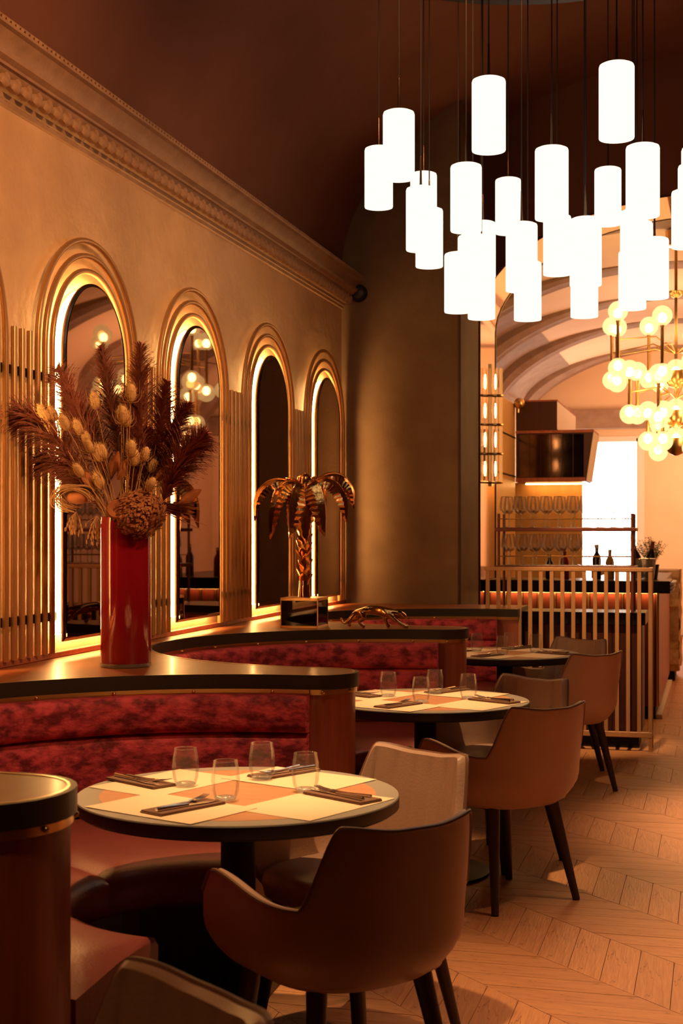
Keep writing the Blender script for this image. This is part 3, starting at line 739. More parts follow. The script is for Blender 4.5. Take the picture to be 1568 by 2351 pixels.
def plume(base, mid, tipp, lab, ln=0.11, dens=420, droop=0.05, seed=0):
    r = random.Random(seed); o = NECK
    base, mid, tipp = base-o, mid-o, tipp-o
    t_ = thing('pampas_plume', lab, 'dried flower', o, 0, 'pampas plumes in the vase')
    stem0 = Vector((r.uniform(-.05, .05), r.uniform(-.05, .05), -0.25))
    MB().tube([stem0, stem0*0.35+base*0.2+Vector((0, 0, -0.03)), base]+[bez(base, mid, tipp, i/8) for i in range(1, 9)], [0.003, 0.003, 0.0028]+[0.0025-0.0002*i for i in range(8)], 5).build('stem', M['straw'], t_)
    b = MB()
    for i in range(dens):
        t = (i+r.random())/dens; t = t**0.9
        p = bez(base, mid, tipp, t); tan = (bez(base, mid, tipp, min(1, t+.02))-bez(base, mid, tipp, max(0, t-.02))).normalized()
        sd = Vector((r.gauss(0, 1), r.gauss(0, 1), r.gauss(0, 1))); sd = (sd-tan*sd.dot(tan)).normalized()
        l = ln*(0.35+0.9*math.sin(PI*min(1, 0.12+t*0.86)))*r.uniform(0.6, 1.15)
        side = Vector((0, 0, -1))*droop*9
        d0 = (tan*0.75+sd*0.65).normalized(); q = [p]; dcur = d0; seg = l/4
        for k in range(4):
            q.append(q[-1]+dcur*seg); dcur = (dcur+sd*0.10+side*(0.18+0.16*k)).normalized()
        w = sd.cross(tan).normalized()*r.uniform(0.0014, 0.0032)
        b.add([q[0]-w*.6, q[0]+w*.6, q[1]+w, q[1]-w, q[2]+w*1.1, q[2]-w*1.1, q[3]+w*.8, q[3]-w*.8, q[4]], [(0, 1, 2, 3), (3, 2, 4, 5), (5, 4, 6, 7), (7, 6, 8)])
        for k in (1, 2, 3):
            for sg in (-1, 1):
                e = q[k]+(q[k+1]-q[k]).normalized()*0.010+w.normalized()*sg*0.007+Vector((0, 0, -0.003)); u = (q[k+1]-q[k])*0.10
                b.add([q[k]-u, q[k]+u, e], [(0, 1, 2)])
    stuff(b.build('plume_hairs', M['pampas'], t_, smooth=False)); return t_
PL = [((275, 1060), (255, 920), (232, 800), 'tall upright pampas plume pointing up before the vase mirror', .075, .00),
      ((325, 1060), (320, 920), (322, 795), 'tall pampas plume leaning on the mirror frame edge', .09, .03),
      ((235, 1080), (185, 960), (135, 850), 'pampas plume fanning towards the bright mirror edge', .12, .05),
      ((200, 1120), (110, 960), (25, 955), 'long drooping pampas plume reaching across the slats', .13, .10),
      ((350, 1080), (372, 960), (385, 880), 'thin pampas plume beside the second mirror frame', .085, .05),
      ((375, 1150), (410, 1060), (468, 1000), 'thick dark pampas plume sweeping towards the second mirror', .13, .07),
      ((215, 1150), (150, 1060), (95, 1060), 'short dark pampas plume low over the slats', .11, .09),
      ((290, 1090), (290, 980), (300, 900), 'dark pampas plume in the middle of the bouquet', .10, .04),
      ((350, 1110), (390, 1010), (430, 930), 'ragged pampas plume hanging over the second mirror glow', .10, .08),
      ((240, 1170), (195, 1100), (140, 1085), 'dark pampas plume just above the curled straw', .10, .06),
      ((330, 1140), (350, 1060), (395, 1010), 'dark pampas plume behind the thick sweeping one', .11, .05),
      ((250, 1120), (225, 1020), (180, 940), 'dark pampas plume behind the teasel cluster', .11, .05),
      ((300, 1140), (310, 1060), (340, 990), 'short dark pampas plume above the hydrangea', .09, .03)]
for i, (a, m_, c, lab, ln, dr) in enumerate(PL):
    dd = (0.02, -0.02, 0.03, -0.02, 0.05, -0.06, 0.05, 0.04, 0.07, 0.03, 0.05, 0.06, 0.02)[i]
    plume(W(*a, dd), W(*m_, dd), W(*c, dd), lab, ln*1.08, 820 if i in (5, 3) else 600, dr, 20+i)
def teasel_mesh():
    b = MB(); b.ellipsoid((0, 0, 0.030), 0.0165, 0.0165, 0.030, 12, 8)
    r = random.Random(5)
    for i in range(170):
        u = r.uniform(-0.98, 0.98); ph = r.uniform(0, 2*PI); q = math.sqrt(1-u*u)
        n = Vector((q*math.cos(ph), q*math.sin(ph), u)); p = Vector((n.x*0.0155, n.y*0.0155, 0.03+n.z*0.029))
        w = n.orthogonal().normalized()*0.0009; e = p+n*0.007+Vector((0, 0, 0.005))
        b.add([p-w, p+w, e], [(0, 1, 2)])
    return b.mesh('seed_head', M['teasel'], smooth=False)
def bract_mesh():
    b = MB()
    for k in range(6):
        ph = 2*PI*k/6+0.4*math.sin(k*3); c, s = math.cos(ph), math.sin(ph)
        pts = [(0.004*c, 0.004*s, 0), (0.022*c, 0.022*s, 0.004+0.006*(k % 3)), (0.033*c, 0.033*s, 0.022+0.012*(k % 2)), (0.031*c, 0.031*s, 0.042+0.016*(k % 3))]
        b.tube(pts, [0.0012, 0.0012, 0.0009, 0.0004], 4)
    return b.mesh('bract', M['straw'])
tsm, brm = teasel_mesh(), bract_mesh()
TS = [(112, 958), (124, 990), (157, 978), (186, 988), (222, 930), (300, 915), (292, 970), (278, 960), (210, 1030), (232, 1050), (205, 1015), (190, 1085), (235, 1112), (215, 1118), (300, 1040), (308, 1060), (345, 1075), (340, 1118), (330, 1050), (130, 955), (283, 965), (240, 1045)]
TD = ['the lowest over the red vase rim', ]
for i, (px, py) in enumerate(TS):
    dd = -0.08+0.07*math.sin(i*2.1)
    p = W(px, py+10, dd)-NECK
    order = sorted(range(len(TS)), key=lambda q: TS[q][0]).index(i)
    g = thing('teasel', 'pale spiky dried teasel head in bouquet, %s counted from the slat side' % ORD[order], 'dried flower', NECK, 0, 'teasels in the bouquet')
    root = Vector((rp.uniform(-.05, .05), rp.uniform(-.05, .05), -0.2))
    MB().tube([root, root*0.3+Vector((p.x*0.35, p.y*0.35, max(0.02, p.z*0.3))), p*0.85+Vector((0, 0, -0.01)), p], [0.0022, 0.002, 0.0018, 0.0018], 5).build('stem', M['straw'], g)
    dirv = (p-p*0.0+Vector((0, 0, 0.12))).normalized(); e = dirv.to_track_quat('Z', 'Y').to_euler(); s = rp.uniform(1.0, 1.25)
    inst('seed_head', tsm, g, p, e, (s, s, s)); inst('bract', brm, g, p, e, (s, s, s))
# hydrangea
hp = W(318, 1178, -0.10); hy = thing('dried_hydrangea', 'rusty dried hydrangea cluster hanging over the vase rim', 'dried flower', hp)
b = MB(); r = random.Random(8)
for i in range(1500):
    n = Vector((r.gauss(0, 1), r.gauss(0, 1), r.gauss(0, 1))).normalized(); p = Vector((n.x*0.105, n.y*0.08, n.z*0.085))*r.uniform(0.86, 1.06)
    if n.z < -0.4: p.z *= 1.12
    u = (n.orthogonal().normalized()*r.uniform(.8, 1)+n*r.uniform(-.5, .5)).normalized(); w = n.cross(u); q = r.uniform(0.006, 0.009)
    b.add([p-u*q, p+w*q*0.9+n*0.003, p+u*q+n*0.005, p-w*q*0.9], [(0, 1, 2, 3)])
stuff(b.build('petals', M['hyd'], hy, smooth=False))
MB().ellipsoid((0, 0, 0), 0.094, 0.070, 0.076, 14, 9).build('flower_core', M['rust'], hy)
# seed pod
sp_ = W(268, 1170, -0.13); o = thing('seed_pod', 'round brown dried pod head facing out above the vase rim', 'dried flower', sp_)
o.rotation_euler = Vector((SA, -CA, 0.25)).to_track_quat('Z', 'Y').to_euler()
MB().lathe([(0.004, -0.06), (0.004, -0.03), (0.026, -0.022), (0.037, -0.004), (0.039, 0.006), (0.034, 0.014), (0.018, 0.013), (0.012, 0.008), (0.001, 0.006)], 24).build('pod_cup', M['rust'], o)
fb = MB()
for k in range(60):
    a = 2*PI*k/60; fb.add([(0.036*math.cos(a-.02), 0.036*math.sin(a-.02), 0.0), (0.036*math.cos(a+.02), 0.036*math.sin(a+.02), 0.0), (0.043*math.cos(a), 0.043*math.sin(a), 0.014)], [(0, 1, 2)])
stuff(fb.build('pod_fringe', M['straw'], o, smooth=False))
# curled grass nest
gp = W(178, 1142, -0.05); o = thing('curled_grass_bundle', 'curled bundle of dried straw low on the slat side of bouquet', 'dried grass', gp)
b = MB(); r = random.Random(4)
for k in range(46):
    a = r.uniform(-.35, .35); rr = r.uniform(.55, 1.0); st = r.uniform(0, .8); ex = r.uniform(2.2, 4.2); ty_ = r.uniform(-.04, .04)
    pts = []
    for i in range(12):
        th = st+ex*i/11
        pts.append(Vector((0.10*rr*math.cos(th)*CA, 0.10*rr*math.cos(th)*SA+ty_, 0.055*rr*math.sin(th)+a*0.05*math.cos(th)-0.005)))
    b.tube(pts, 0.0016, 4)
stuff(b.build('curled_stalks', M['straw'], o))
MB().ellipsoid((0, 0, 0), 0.050, 0.035, 0.026, 12, 8).build('nest_core', M['rust'], o)
# hanging oat sprays and straw broom
def spray(px, py, n, ln, lab, dirs, seed):
    r = random.Random(seed); o = thing('oat_spray', lab, 'dried grass', W(px, py, -0.03)); b = MB()
    for k in range(n):
        d = Vector(dirs)+Vector((r.gauss(0, .35), r.gauss(0, .35), r.gauss(0, .2))); d.normalize(); l = ln*r.uniform(.6, 1.1)
        b.tube([Vector((0, 0, 0)), d*l*0.5+Vector((0, 0, .006)), d*l+Vector((0, 0, -.012))], [0.0011, 0.001, 0.0006], 4)
        for q in range(3):
            c = d*l*(0.6+0.2*q); b.ellipsoid((c.x, c.y, c.z-0.008*q), 0.0028, 0.0028, 0.009, 5, 4)
    stuff(b.build('oat_stalks', M['straw'], o)); return o
spray(175, 1175, 26, 0.07, 'short straw fringe hanging under the curled grass', (-0.3, 0, -1), 1)
spray(222, 1185, 16, 0.09, 'thin oat stalks drooping past the vase rim', (-0.1, 0, -1), 2)
r = random.Random(9); o = thing('straw_broom', 'bundle of rusty straw pointing at the second mirror above the vase', 'dried grass', W(350, 1165, 0.02)); b = MB()
for k in range(120):
    d = Vector((CA, SA, 0))*1.0+Vector((r.gauss(0, .12), r.gauss(0, .12), r.gauss(-.05, .15))); l = r.uniform(.10, .17)
    b.tube([Vector((0, 0, r.uniform(-.015, .015))), d*l*0.6, d*l+Vector((0, 0, -.006))], [0.0014, 0.0014, 0.0007], 4)
stuff(b.build('straw_stalks', M['rust'], o))
MB().tube([Vector((0.11*CA, 0.11*SA, -0.03)), Vector((0.12*CA, 0.12*SA, 0.03))], 0.004, 6).build('tie', M['straw'], o)
for i, (px, py, rx, lab) in enumerate([(283, 1075, 0.5, 'rust coloured dried leaf upright in the middle of the bouquet'), (262, 1065, 0.25, 'dark curled dried leaf above the round pod'), (435, 1140, 1.0, 'pale rust dried leaf under the thick dark plume'), (375, 1085, 0.8, 'rust coloured dried leaf below the ragged plume'), (200, 1100, -0.7, 'rust coloured dried leaf on the slat side')]):
    b = MB(); rings = []
    for k in range(9):
        t = k/8; w = 0.020*math.sin(PI*min(1, t*0.92+.06))**0.8; z = -0.05+0.10*t
        rings.append([(-w, 0.010*abs(1)*1+0.02*t*t, z), (-w*0.5, 0.0+0.02*t*t, z), (0, -0.004+0.02*t*t, z), (w*0.5, 0.0+0.02*t*t, z), (w, 0.010+0.02*t*t, z)])
    b.loft(rings, False)
    o = b.build('dried_leaf', M['rust']); o.location = W(px, py, -0.07); o.rotation_euler = (0.1, rx, YAW); tag(o, lab, 'dried leaf')

# ------------------------------------------------------------------ gold palm on black glass cube
px0_, px1_, py0_, py1_ = -2.315, -2.10, 7.50, 7.715
pcx, pcy = (px0_+px1_)/2, (py0_+py1_)/2
pt = thing('gold_palm_sculpture', 'gold metal palm tree sculpture on a black glass cube', 'sculpture', (pcx, pcy, ZT))
hb = (px1_-px0_)/2
base = MB().box(-hb+0.004, hb-0.004, -hb+0.004, hb-0.004, 0.006, 0.160).build('cube_base', M['blackglass'], pt, smooth=False)
for z0, z1 in ((0, 0.012), (0.150, 0.166)): MB().box(-hb, hb, -hb, hb, z0, z1, 0.001).build('brass_rim', M['brass'], base, smooth=False)
for sx in (-1, 1):
    for sy in (-1, 1): MB().box(sx*hb-0.005*(sx > 0)-0.0*(sx < 0), sx*hb+0.005*(sx < 0), sy*hb-0.005*(sy > 0), sy*hb+0.005*(sy < 0), 0.0, 0.162).build('brass_corner', M['brass'], base, smooth=False)
tr = MB().lathe([(0.036, 0.166), (0.033, 0.20), (0.030, 0.24), (0.027, 0.50), (0.030, 0.70), (0.040, 0.755), (0.046, 0.80), (0.040, 0.835), (0.018, 0.852), (0.002, 0.856)], 14).build('trunk', M['gold'], pt)
hk = MB()
hk.loft([[(-0.020, 0.0, 0), (0, 0.006, 0), (0.020, 0, 0)], [(-0.021, 0.004, 0.02), (0, 0.013, 0.02), (0.021, 0.004, 0.02)], [(-0.010, 0.012, 0.042), (0, 0.018, 0.042), (0.010, 0.012, 0.042)], [(-0.001, 0.021, 0.056), (0, 0.022, 0.056), (0.001, 0.021, 0.056)]], False)
hkm = hk.mesh('husk_scale', M['gold'])
for i in range(48):
    z = 0.235+i*0.0108; a = i*2.39996
    inst('husk_scale', hkm, tr, (0.022*math.cos(a), 0.022*math.sin(a), z), (0, 0, a-PI/2), (1.25, 1.35, 1.2))
def frond_mesh(L_, wid, drop, rise, seed):
    r = random.Random(seed); b = MB(); n = 15; rings = []
    pts = []
    for i in range(n*2+1):
        t = i/(n*2); out = L_*math.sin(t*PI*0.60)/math.sin(PI*0.60)*1.0 if t < 0.83 else L_*math.sin(0.83*PI*.6)/math.sin(PI*.6)*(1-0.10*(t-.83))
        z = rise*math.sin(min(1, t*2.1)*PI*0.5)*(1) - 0.72*drop*max(0, t-0.22)**1.6/0.78**1.6
        pts.append((out, z))
    for i, (o_, z) in enumerate(pts):
        t = i/(n*2); w = 1.65*wid*(math.sin(PI*min(1, 0.10+t*0.9))**0.6)
        if t > 0.97: w = 0.004
        if i % 2: w *= 0.80
        tx, tz = (pts[min(i+1, n*2)][0]-pts[max(i-1, 0)][0], pts[min(i+1, n*2)][1]-pts[max(i-1, 0)][1]); l = math.hypot(tx, tz) or 1; nx_, nz_ = -tz/l, tx/l
        q = -0.55*w
        rings.append([(o_+nx_*q*1.5, -w*0.86, z+nz_*q*1.5), (o_+nx_*q*.5, -w*0.55, z+nz_*q*.5), (o_+nx_*0.004, 0, z+nz_*0.004), (o_+nx_*q*.5, w*0.55, z+nz_*q*.5), (o_+nx_*q*1.5, w*0.86, z+nz_*q*1.5)])
    b.loft(rings, False)
    b.tube([(a, 0, c+0.004) for a, c in pts], [0.006-0.004*i/(n*2) for i in range(n*2+1)], 5)
    return b.mesh('frond', M['gold'], angle=15)
for i, (ang, L_, w_, dr, rs) in enumerate([(190, .27, .040, .34, .045), (205, .20, .044, .46, .03), (236, .135, .050, .44, .02), (275, .10, .052, .46, .01), (322, .14, .056, .44, .03), (350, .23, .048, .36, .05), (12, .27, .042, .30, .085), (60, .20, .045, .36, .06), (110, .20, .045, .38, .05), (150, .21, .045, .40, .05)]):
    inst('frond', frond_mesh(L_, w_, dr, rs, i), pt, (0, 0, 0.79), (0, 0, math.radians(ang)+YAW))

# ------------------------------------------------------------------ prowling brass leopard on the partition
lp = thing('brass_leopard', 'brass prowling leopard figurine on the partition between middle and far booths', 'figurine', (-1.79, 7.66, ZT), math.radians(4))
bm = bmesh.new(); skin = bm.verts.layers.skin.verify()
LV = {}
def jv(k, p, r):
    v_ = bm.verts.new(p); q_ = 1.05 if k in ('hip', 'loin', 'chest', 'shoulder', 'neck') else 1.3; v_[skin].radius = (r*q_, r*q_); LV[k] = v_; return v_
J = dict(hip=((-0.105, 0, 0.098), .030), loin=((-0.055, 0, 0.100), .027), chest=((0.005, 0, 0.092), .029), shoulder=((0.055, 0, 0.088), .031), neck=((0.098, 0, 0.078), .022), head=((0.128, -0.004, 0.064), .021), muzzle=((0.152, -0.006, 0.052), .012),
 tail1=((-0.140, 0, 0.080), .010), tail2=((-0.170, 0.002, 0.040), .008), tail3=((-0.195, 0.006, 0.020), .007), tail4=((-0.215, 0.008, 0.032), .006), tail5=((-0.222, 0.008, 0.052), .006),
 hl1=((-0.100, -0.026, 0.082), .021), hl2=((-0.080, -0.032, 0.052), .014), hl3=((-0.112, -0.032, 0.034), .009), hl4=((-0.090, -0.032, 0.010), .009), hl5=((-0.074, -0.032, 0.007), .009),
 hr1=((-0.115, 0.026, 0.080), .021), hr2=((-0.125, 0.032, 0.052), .014), hr3=((-0.172, 0.032, 0.034), .009), hr4=((-0.180, 0.032, 0.010), .009), hr5=((-0.164, 0.032, 0.007), .009),
 fl1=((0.062, -0.024, 0.072), .019), fl2=((0.085, -0.030, 0.050), .012), fl3=((0.122, -0.030, 0.024), .009), fl4=((0.150, -0.030, 0.009), .009), fl5=((0.166, -0.030, 0.007), .009),
 fr1=((0.045, 0.024, 0.070), .018), fr2=((0.022, 0.030, 0.046), .012), fr3=((0.036, 0.030, 0.022), .009), fr4=((0.040, 0.030, 0.009), .009), fr5=((0.056, 0.030, 0.007), .009),
 earl=((0.120, -0.018, 0.086), .006), earr=((0.120, 0.014, 0.087), .006))
for k, (p, r_) in J.items(): jv(k, p, r_)
for ch in ('hip loin chest shoulder neck head muzzle', 'hip tail1 tail2 tail3 tail4 tail5', 'hip hl1 hl2 hl3 hl4 hl5', 'hip hr1 hr2 hr3 hr4 hr5', 'shoulder fl1 fl2 fl3 fl4 fl5', 'shoulder fr1 fr2 fr3 fr4 fr5', 'head earl', 'head earr'):
    ks = ch.split()
    for a_, b_ in zip(ks[:-1], ks[1:]): bm.edges.new((LV[a_], LV[b_]))
LV['hip'][skin].use_root = True
me = bpy.data.meshes.new('leopard_body'); bm.to_mesh(me); bm.free(); me.materials.append(M['gold'])
ob = bpy.data.objects.new('leopard_body', me); COL.objects.link(ob); ob.parent = lp
mo = ob.modifiers.new('skin', 'SKIN'); mo.use_smooth_shade = True
mo = ob.modifiers.new('sub', 'SUBSURF'); mo.levels = 2; mo.render_levels = 2
em = MB()
for sy in (-1, 1): em.ellipsoid((0.143, -0.005+sy*0.012, 0.068), 0.003, 0.003, 0.003, 6, 4)
em.build('eyes', M['black'], lp)
MB().ellipsoid((0.1625, -0.006, 0.053), 0.004, 0.005, 0.003, 8, 5).build('nose', M['black'], lp)

# ------------------------------------------------------------------ cylinder pendant cluster
SH = [(837,902,337,480),(879,952,256,414),(942,1003,392,530),(932,1000,430,578),(954,1017,480,616),(1034,1106,377,534),(1083,1161,179,350),(1137,1196,411,539),(1228,1305,341,506),(1375,1456,145,322),
 (1437,1514,341,500),(1365,1426,391,519),(1020,1084,583,720),(1051,1120,545,690),(1074,1137,598,735),(1078,1138,505,640),(1161,1234,518,671),(1180,1243,603,738),(1247,1311,505,634),(1308,1381,511,659),
 (1310,1373,596,731),(1424,1487,482,620),(1426,1498,518,665),(1420,1483,577,713),(1470,1535,545,688),(1542,1604,433,572),(1557,1632,384,540),(1565,1645,345,510)]
PLZ = 4.42
sh_m = MB().lathe([(0.0665, 0.0), (0.0695, 0.003), (0.070, 0.010), (0.070, 0.283), (0.067, 0.292), (0.056, 0.297), (0.02, 0.298)], 28)
n0 = len(sh_m.v)
shade_me = MB().lathe([(0.0685, 0.0), (0.070, 0.004), (0.070, 0.283), (0.067, 0.292), (0.056, 0.297), (0.02, 0.298)], 28).mesh('opal_shade', M['shade'])
open_me = MB().lathe([(0.064, 0.001), (0.063, 0.003), (0.001, 0.003)], 24).mesh('lit_opening', M['shadeopen'])
cap_me = MB().lathe([(0.022, 0.298), (0.024, 0.300), (0.024, 0.304), (0.006, 0.309), (0.004, 0.44), (0.002, 0.45)], 12).mesh('brass_stem', M['mirror_edge'])
hook_me = MB().lathe([(0.034, 0.297), (0.034, 0.303), (0.028, 0.304), (0.028, 0.299)], 16).mesh('cap_ring', M['brass'])
order = sorted(range(len(SH)), key=lambda i: (SH[i][0]+SH[i][1]))
sumx = sumy = 0
pend = []
for rank, i in enumerate(order):
    l_, r_, tp_, bt_ = SH[i]; d = F*0.140/(r_-l_); kx = ((l_+r_)/2-784)/F
    x, y = d*(kx*CA-SA), d*(kx*SA+CA); z = CAMH+(1222-(bt_-3))*d/F
    pend.append((x, y, z, rank)); sumx += x; sumy += y
PCX, PCY = sumx/len(pend), sumy/len(pend)
for x, y, z, rank in pend:
    t = thing('cylinder_pendant', 'lit white cylinder pendant, %s counted from the mirror wall' % ORD[rank], 'pendant lamp', (x, y, z), 0, 'white cylinder pendants')
    s = inst('opal_shade', shade_me, t); inst('lit_opening', open_me, s)
    inst('brass_stem', cap_me, t); inst('cap_ring', hook_me, t)
    MB().tube([(0, 0, 0.445), (0, 0, PLZ-z)], 0.0032, 6).build('cable', M['cable'], t)
t = thing('pendant_ceiling_plate', 'dark round ceiling plate the pendant cables hang from', 'ceiling plate', (PCX, PCY, PLZ))
MB().lathe([(1.02, 0.0), (1.16, 0.0), (1.16, 0.03), (0.02, 0.035), (0.02, 0.005), (1.02, 0.004)], 64).build('plate', M['black'], t)
for a in (0.5, 2.6, 4.7): MB().tube([(0.5*math.cos(a), 0.5*math.sin(a), 0.03), (0.5*math.cos(a), 0.5*math.sin(a), vz(PCX+0.5*math.cos(a))-PLZ)], 0.012, 8).build('hanger_rod', M['black'], t)

# ------------------------------------------------------------------ slatted railing and service station
RY = 9.80
rl = thing('slatted_railing', 'oak slatted railing closing the dining area before the bar', 'railing', (0, RY, 0))
MB().box(-1.545, -0.405, -0.014, 0.014, 1.215, 1.240, 0.002).build('top_rail', M['slat'], rl, smooth=False)
MB().box(-1.20, -0.405, -0.014, 0.014, 0.095, 0.130, 0.002).build('bottom_rail', M['slat'], rl, smooth=False)
for k in range(16):
    x = -1.520+k*0.0735
    z0 = 0.935 if x < -1.31 else (0.130 if k < 15 else 0.0)
    MB().box(x-0.0125, x+0.0125, -0.012, 0.012, z0, 1.215).build('slat', M['slat'], rl, smooth=False)
MB().box(-0.430, -0.405, 0.014, 0.20, 1.215, 1.240, 0.002).build('side_rail', M['slat'], rl, smooth=False)
MB().box(-0.430, -0.405, 0.014, 0.20, 0.095, 0.130, 0.002).build('side_rail', M['slat'], rl, smooth=False)
for y in (0.10, 0.19): MB().box(-0.430, -0.406, y-0.0125, y+0.0125, 0.0 if y > 0.15 else 0.13, 1.215).build('slat', M['slat'], rl, smooth=False)
stn = thing('service_station', 'dark wood service station with stone top behind the slatted railing', 'cabinet', (0, 9.90, 0))
MB().box(-1.30, -0.455, 0.0, 0.42, 0.845, 0.930, 0.003).build('stone_top', M['stone'], stn, smooth=False)
for k in range(4):
    x0 = -1.285+0.2025*k; MB().box(x0, x0+0.200, 0.02, 0.40, 0.12, 0.845, 0.002).build('panel', M['panel'], stn, smooth=False)
MB().box(-1.26, -0.50, 0.05, 0.38, 0, 0.12).build('plinth', M['black'], stn, smooth=False)
rk = thing('glass_rack', 'two tier dark wood rack of wine glasses on the service station', 'rack', (0, 10.05, 0.930))
for x in (-1.465, -0.545):
    for y in (-0.11, 0.15): MB().lathe([(0.010, 0), (0.010, 0.68)], 10, (x, y, 0)).build('post', M['rackwood'], rk)
for z in (0.318, 0.582):
    s = MB().box(-1.49, -0.52, -0.13, 0.17, z-0.026, z, 0.004).build('shelf', M['rackwood'], rk, smooth=False)
    for y in (-0.12, 0.16): MB().tube([(-1.465, y, z+0.062), (-0.545, y, z+0.062)], 0.003, 6).build('guard_rod', M['brass'], s)
MB().box(-1.49, -1.30, -0.13, 0.17, -0.93, 0.0, 0.003).build('side_support', M['rackwood'], rk, smooth=False)
wprof = [(0.034, 0.0), (0.033, 0.002), (0.006, 0.005), (0.0038, 0.02), (0.0036, 0.085), (0.006, 0.095)]
wg_stem = MB().lathe(wprof, 16).mesh('stem', M['glassbase'])
wb = MB(); wb.loft([[(r_*math.cos(2*PI*j/20), r_*math.sin(2*PI*j/20), z) for j in range(20)] for r_, z in ((0.006, 0.095), (0.022, 0.104), (0.038, 0.125), (0.0405, 0.138), (0.036, 0.18), (0.029, 0.218))], True, False)
wg_bowl = wb.mesh('bowl', M['wineglass'])
wg_rim = MB().tube([(0.029*math.cos(2*PI*j/20), 0.029*math.sin(2*PI*j/20), 0.218) for j in range(20)], 0.0008, 4, True).mesh('rim', M['glassbase'])
for ti, (z, nm) in enumerate(((0.318, 'lower'), (0.582, 'upper'))):
    for row, (y, rn) in enumerate(((-0.075, 'front'), (0.035, 'back'))):
        for k in range(10):
            g = thing('wine_glass', '%s wine glass from the pier, %s row of %s rack shelf' % (ORD[k], rn, nm), 'wine glass', (-1.425+k*0.0925+0.012*row+0.01*(1-ti), 10.05+y, 0.930+z+0.0005), 0, 'wine glasses on the rack')
            inst('stem', wg_stem, g); inst('bowl', wg_bowl, g); inst('rim', wg_rim, g)

# ------------------------------------------------------------------ bar counter
BY = 11.40
br = thing('bar_counter', 'bar counter with thick black top and glowing red front panels', 'bar', (0, BY, 0))
tp_ = MB(); tp_.box(-1.78, -0.335, 0, 0.62, 1.000, 1.097, 0.004)
tp_.build('bar_top', M['stone'], br, smooth=False)
for k in range(3): MB().box(-0.335, -0.315+0.008*k, 0.0, 0.62, 1.005+0.031*k, 1.026+0.031*k, 0.006).build('end_moulding', M['white'], br)
for k in range(10):
    x0 = -1.77+k*0.134; MB().box(x0, x0+0.118, 0.12, 0.16, 0.10, 1.0, 0.006).build('front_panel', M['barpanel'], br, smooth=False)
    MB().box(x0+0.120, x0+0.132, 0.105, 0.16, 0.10, 1.0, 0.002).build('gold_strip', M['brass'], br, smooth=False)
MB().box(-1.77, -0.43, 0.16, 0.60, 0.10, 1.0).build('bar_body', M['endwood'], br, smooth=False)
MB().box(-1.77, -0.45, 0.14, 0.58, 0, 0.10).build('plinth', M['black'], br, smooth=False)
MB().box(-1.77, -0.44, 0.080, 0.10, 0.9965, 0.9998).build('led_strip', M['underled'], br, smooth=False)
MB().box(-0.43, -0.425, 0.14, 2.9, 0.10, 1.0).build('side_panel', M['endwood'], br, smooth=False)
MB().box(-1.0, -0.40, 0.62, 2.9, 1.03, 1.085, 0.003).build('return_top', M['stone'], br, smooth=False)
MB().box(-0.47, -0.40, 0.14, 2.9, 0.0, 0.035).build('foot_rail', M['white'], br, smooth=False)
st = thing('stone_counter', 'rough travertine counter block beyond the bar', 'counter', (0, 14.5, 0))
b = MB(); r = random.Random(2); nxs, nzs = 10, 14
for face_ in range(2):
    rings = []
    for i in range(nzs+1):
        row = []
        for j in range(nxs+1):
            u = j/nxs; z = 0.10+1.0*i/nzs
            if face_ == 0: row.append((-1.2+0.86*u, r.uniform(-.02, .02), z))
            else: row.append((-0.34+r.uniform(-.015, .02), 0.7*u, z))
        rings.append(row)
    b.loft(rings, False)
b.box(-1.2, -0.36, 0.02, 0.7, 0.1, 1.1)
b.build('stone_block', M['travertine'], st, smooth=False); MB().box(-1.18, -0.38, 0.05, 0.68, 0, 0.1).build('plinth', M['black'], st, smooth=False)

# ------------------------------------------------------------------ back bar
MB_ = MB().box(-1.93, -1.90, 12.3, 14.0, 0, 2.74).build('wall_panel', M['yellowwood'], None, smooth=False)
tag(MB_, 'honey coloured wood panel beside the sconce in the bar room', 'wall panel')
for z in (2.02, 2.40): MB().box(-1.899, -1.895, 12.3, 14.0, z, z+0.015).build('groove', M['black'], MB_, smooth=False)
bp = MB().box(-2.65, -1.30, 14.62, 14.66, 0, 1.99).build('back_panel', M['yellowwood'], None, smooth=False); tag(bp, 'honey wood back panel glowing under the hanging cabinet', 'wall panel')
uc = thing('upper_cabinet', 'dark hanging cabinet with white side, topmost above the bar', 'cabinet', (0, 14.0, 0))
MB().box(-1.893, -1.490, 0, 1.9, 2.485, 2.765).build('cabinet_body', M['panel'], uc, smooth=False)
MB().box(-1.490, -1.486, 0.0, 1.9, 2.487, 2.76).build('side_panel', M['white'], uc, smooth=False)
MB().box(-1.895, -1.484, -0.004, 1.9, 2.762, 2.778).build('top_edge', M['endwood'], uc, smooth=False)
lc = thing('mirrored_cabinet', 'mirrored dark hanging cabinet with red edges above the bar', 'cabinet', (0, 14.0, 0))
MB().prism([(-1.893, 1.98), (-1.215, 1.98), (-1.140, 2.47), (-1.893, 2.47)], 0, 1).xf(Matrix(((1, 0, 0, 0), (0, 0, 0.62, 0), (0, 1, 0, 0), (0, 0, 0, 1)))).build('cabinet_body', M['panel'], lc, smooth=False)
for k in range(6):
    x0 = -1.86+0.106*k; MB().box(x0, x0+0.100, -0.006+0.004*(k % 2), -0.001, 2.02, 2.44, 0.001).build('mirror_panel', M['antique'], lc, smooth=False)
MB().box(-1.895, -1.135, -0.010, 0.62, 2.452, 2.480).build('top_edge', M['endwood'], lc, smooth=False)
MB().box(-1.895, -1.215, -0.010, 0.62, 1.975, 2.015).build('bottom_edge', M['endwood'], lc, smooth=False)
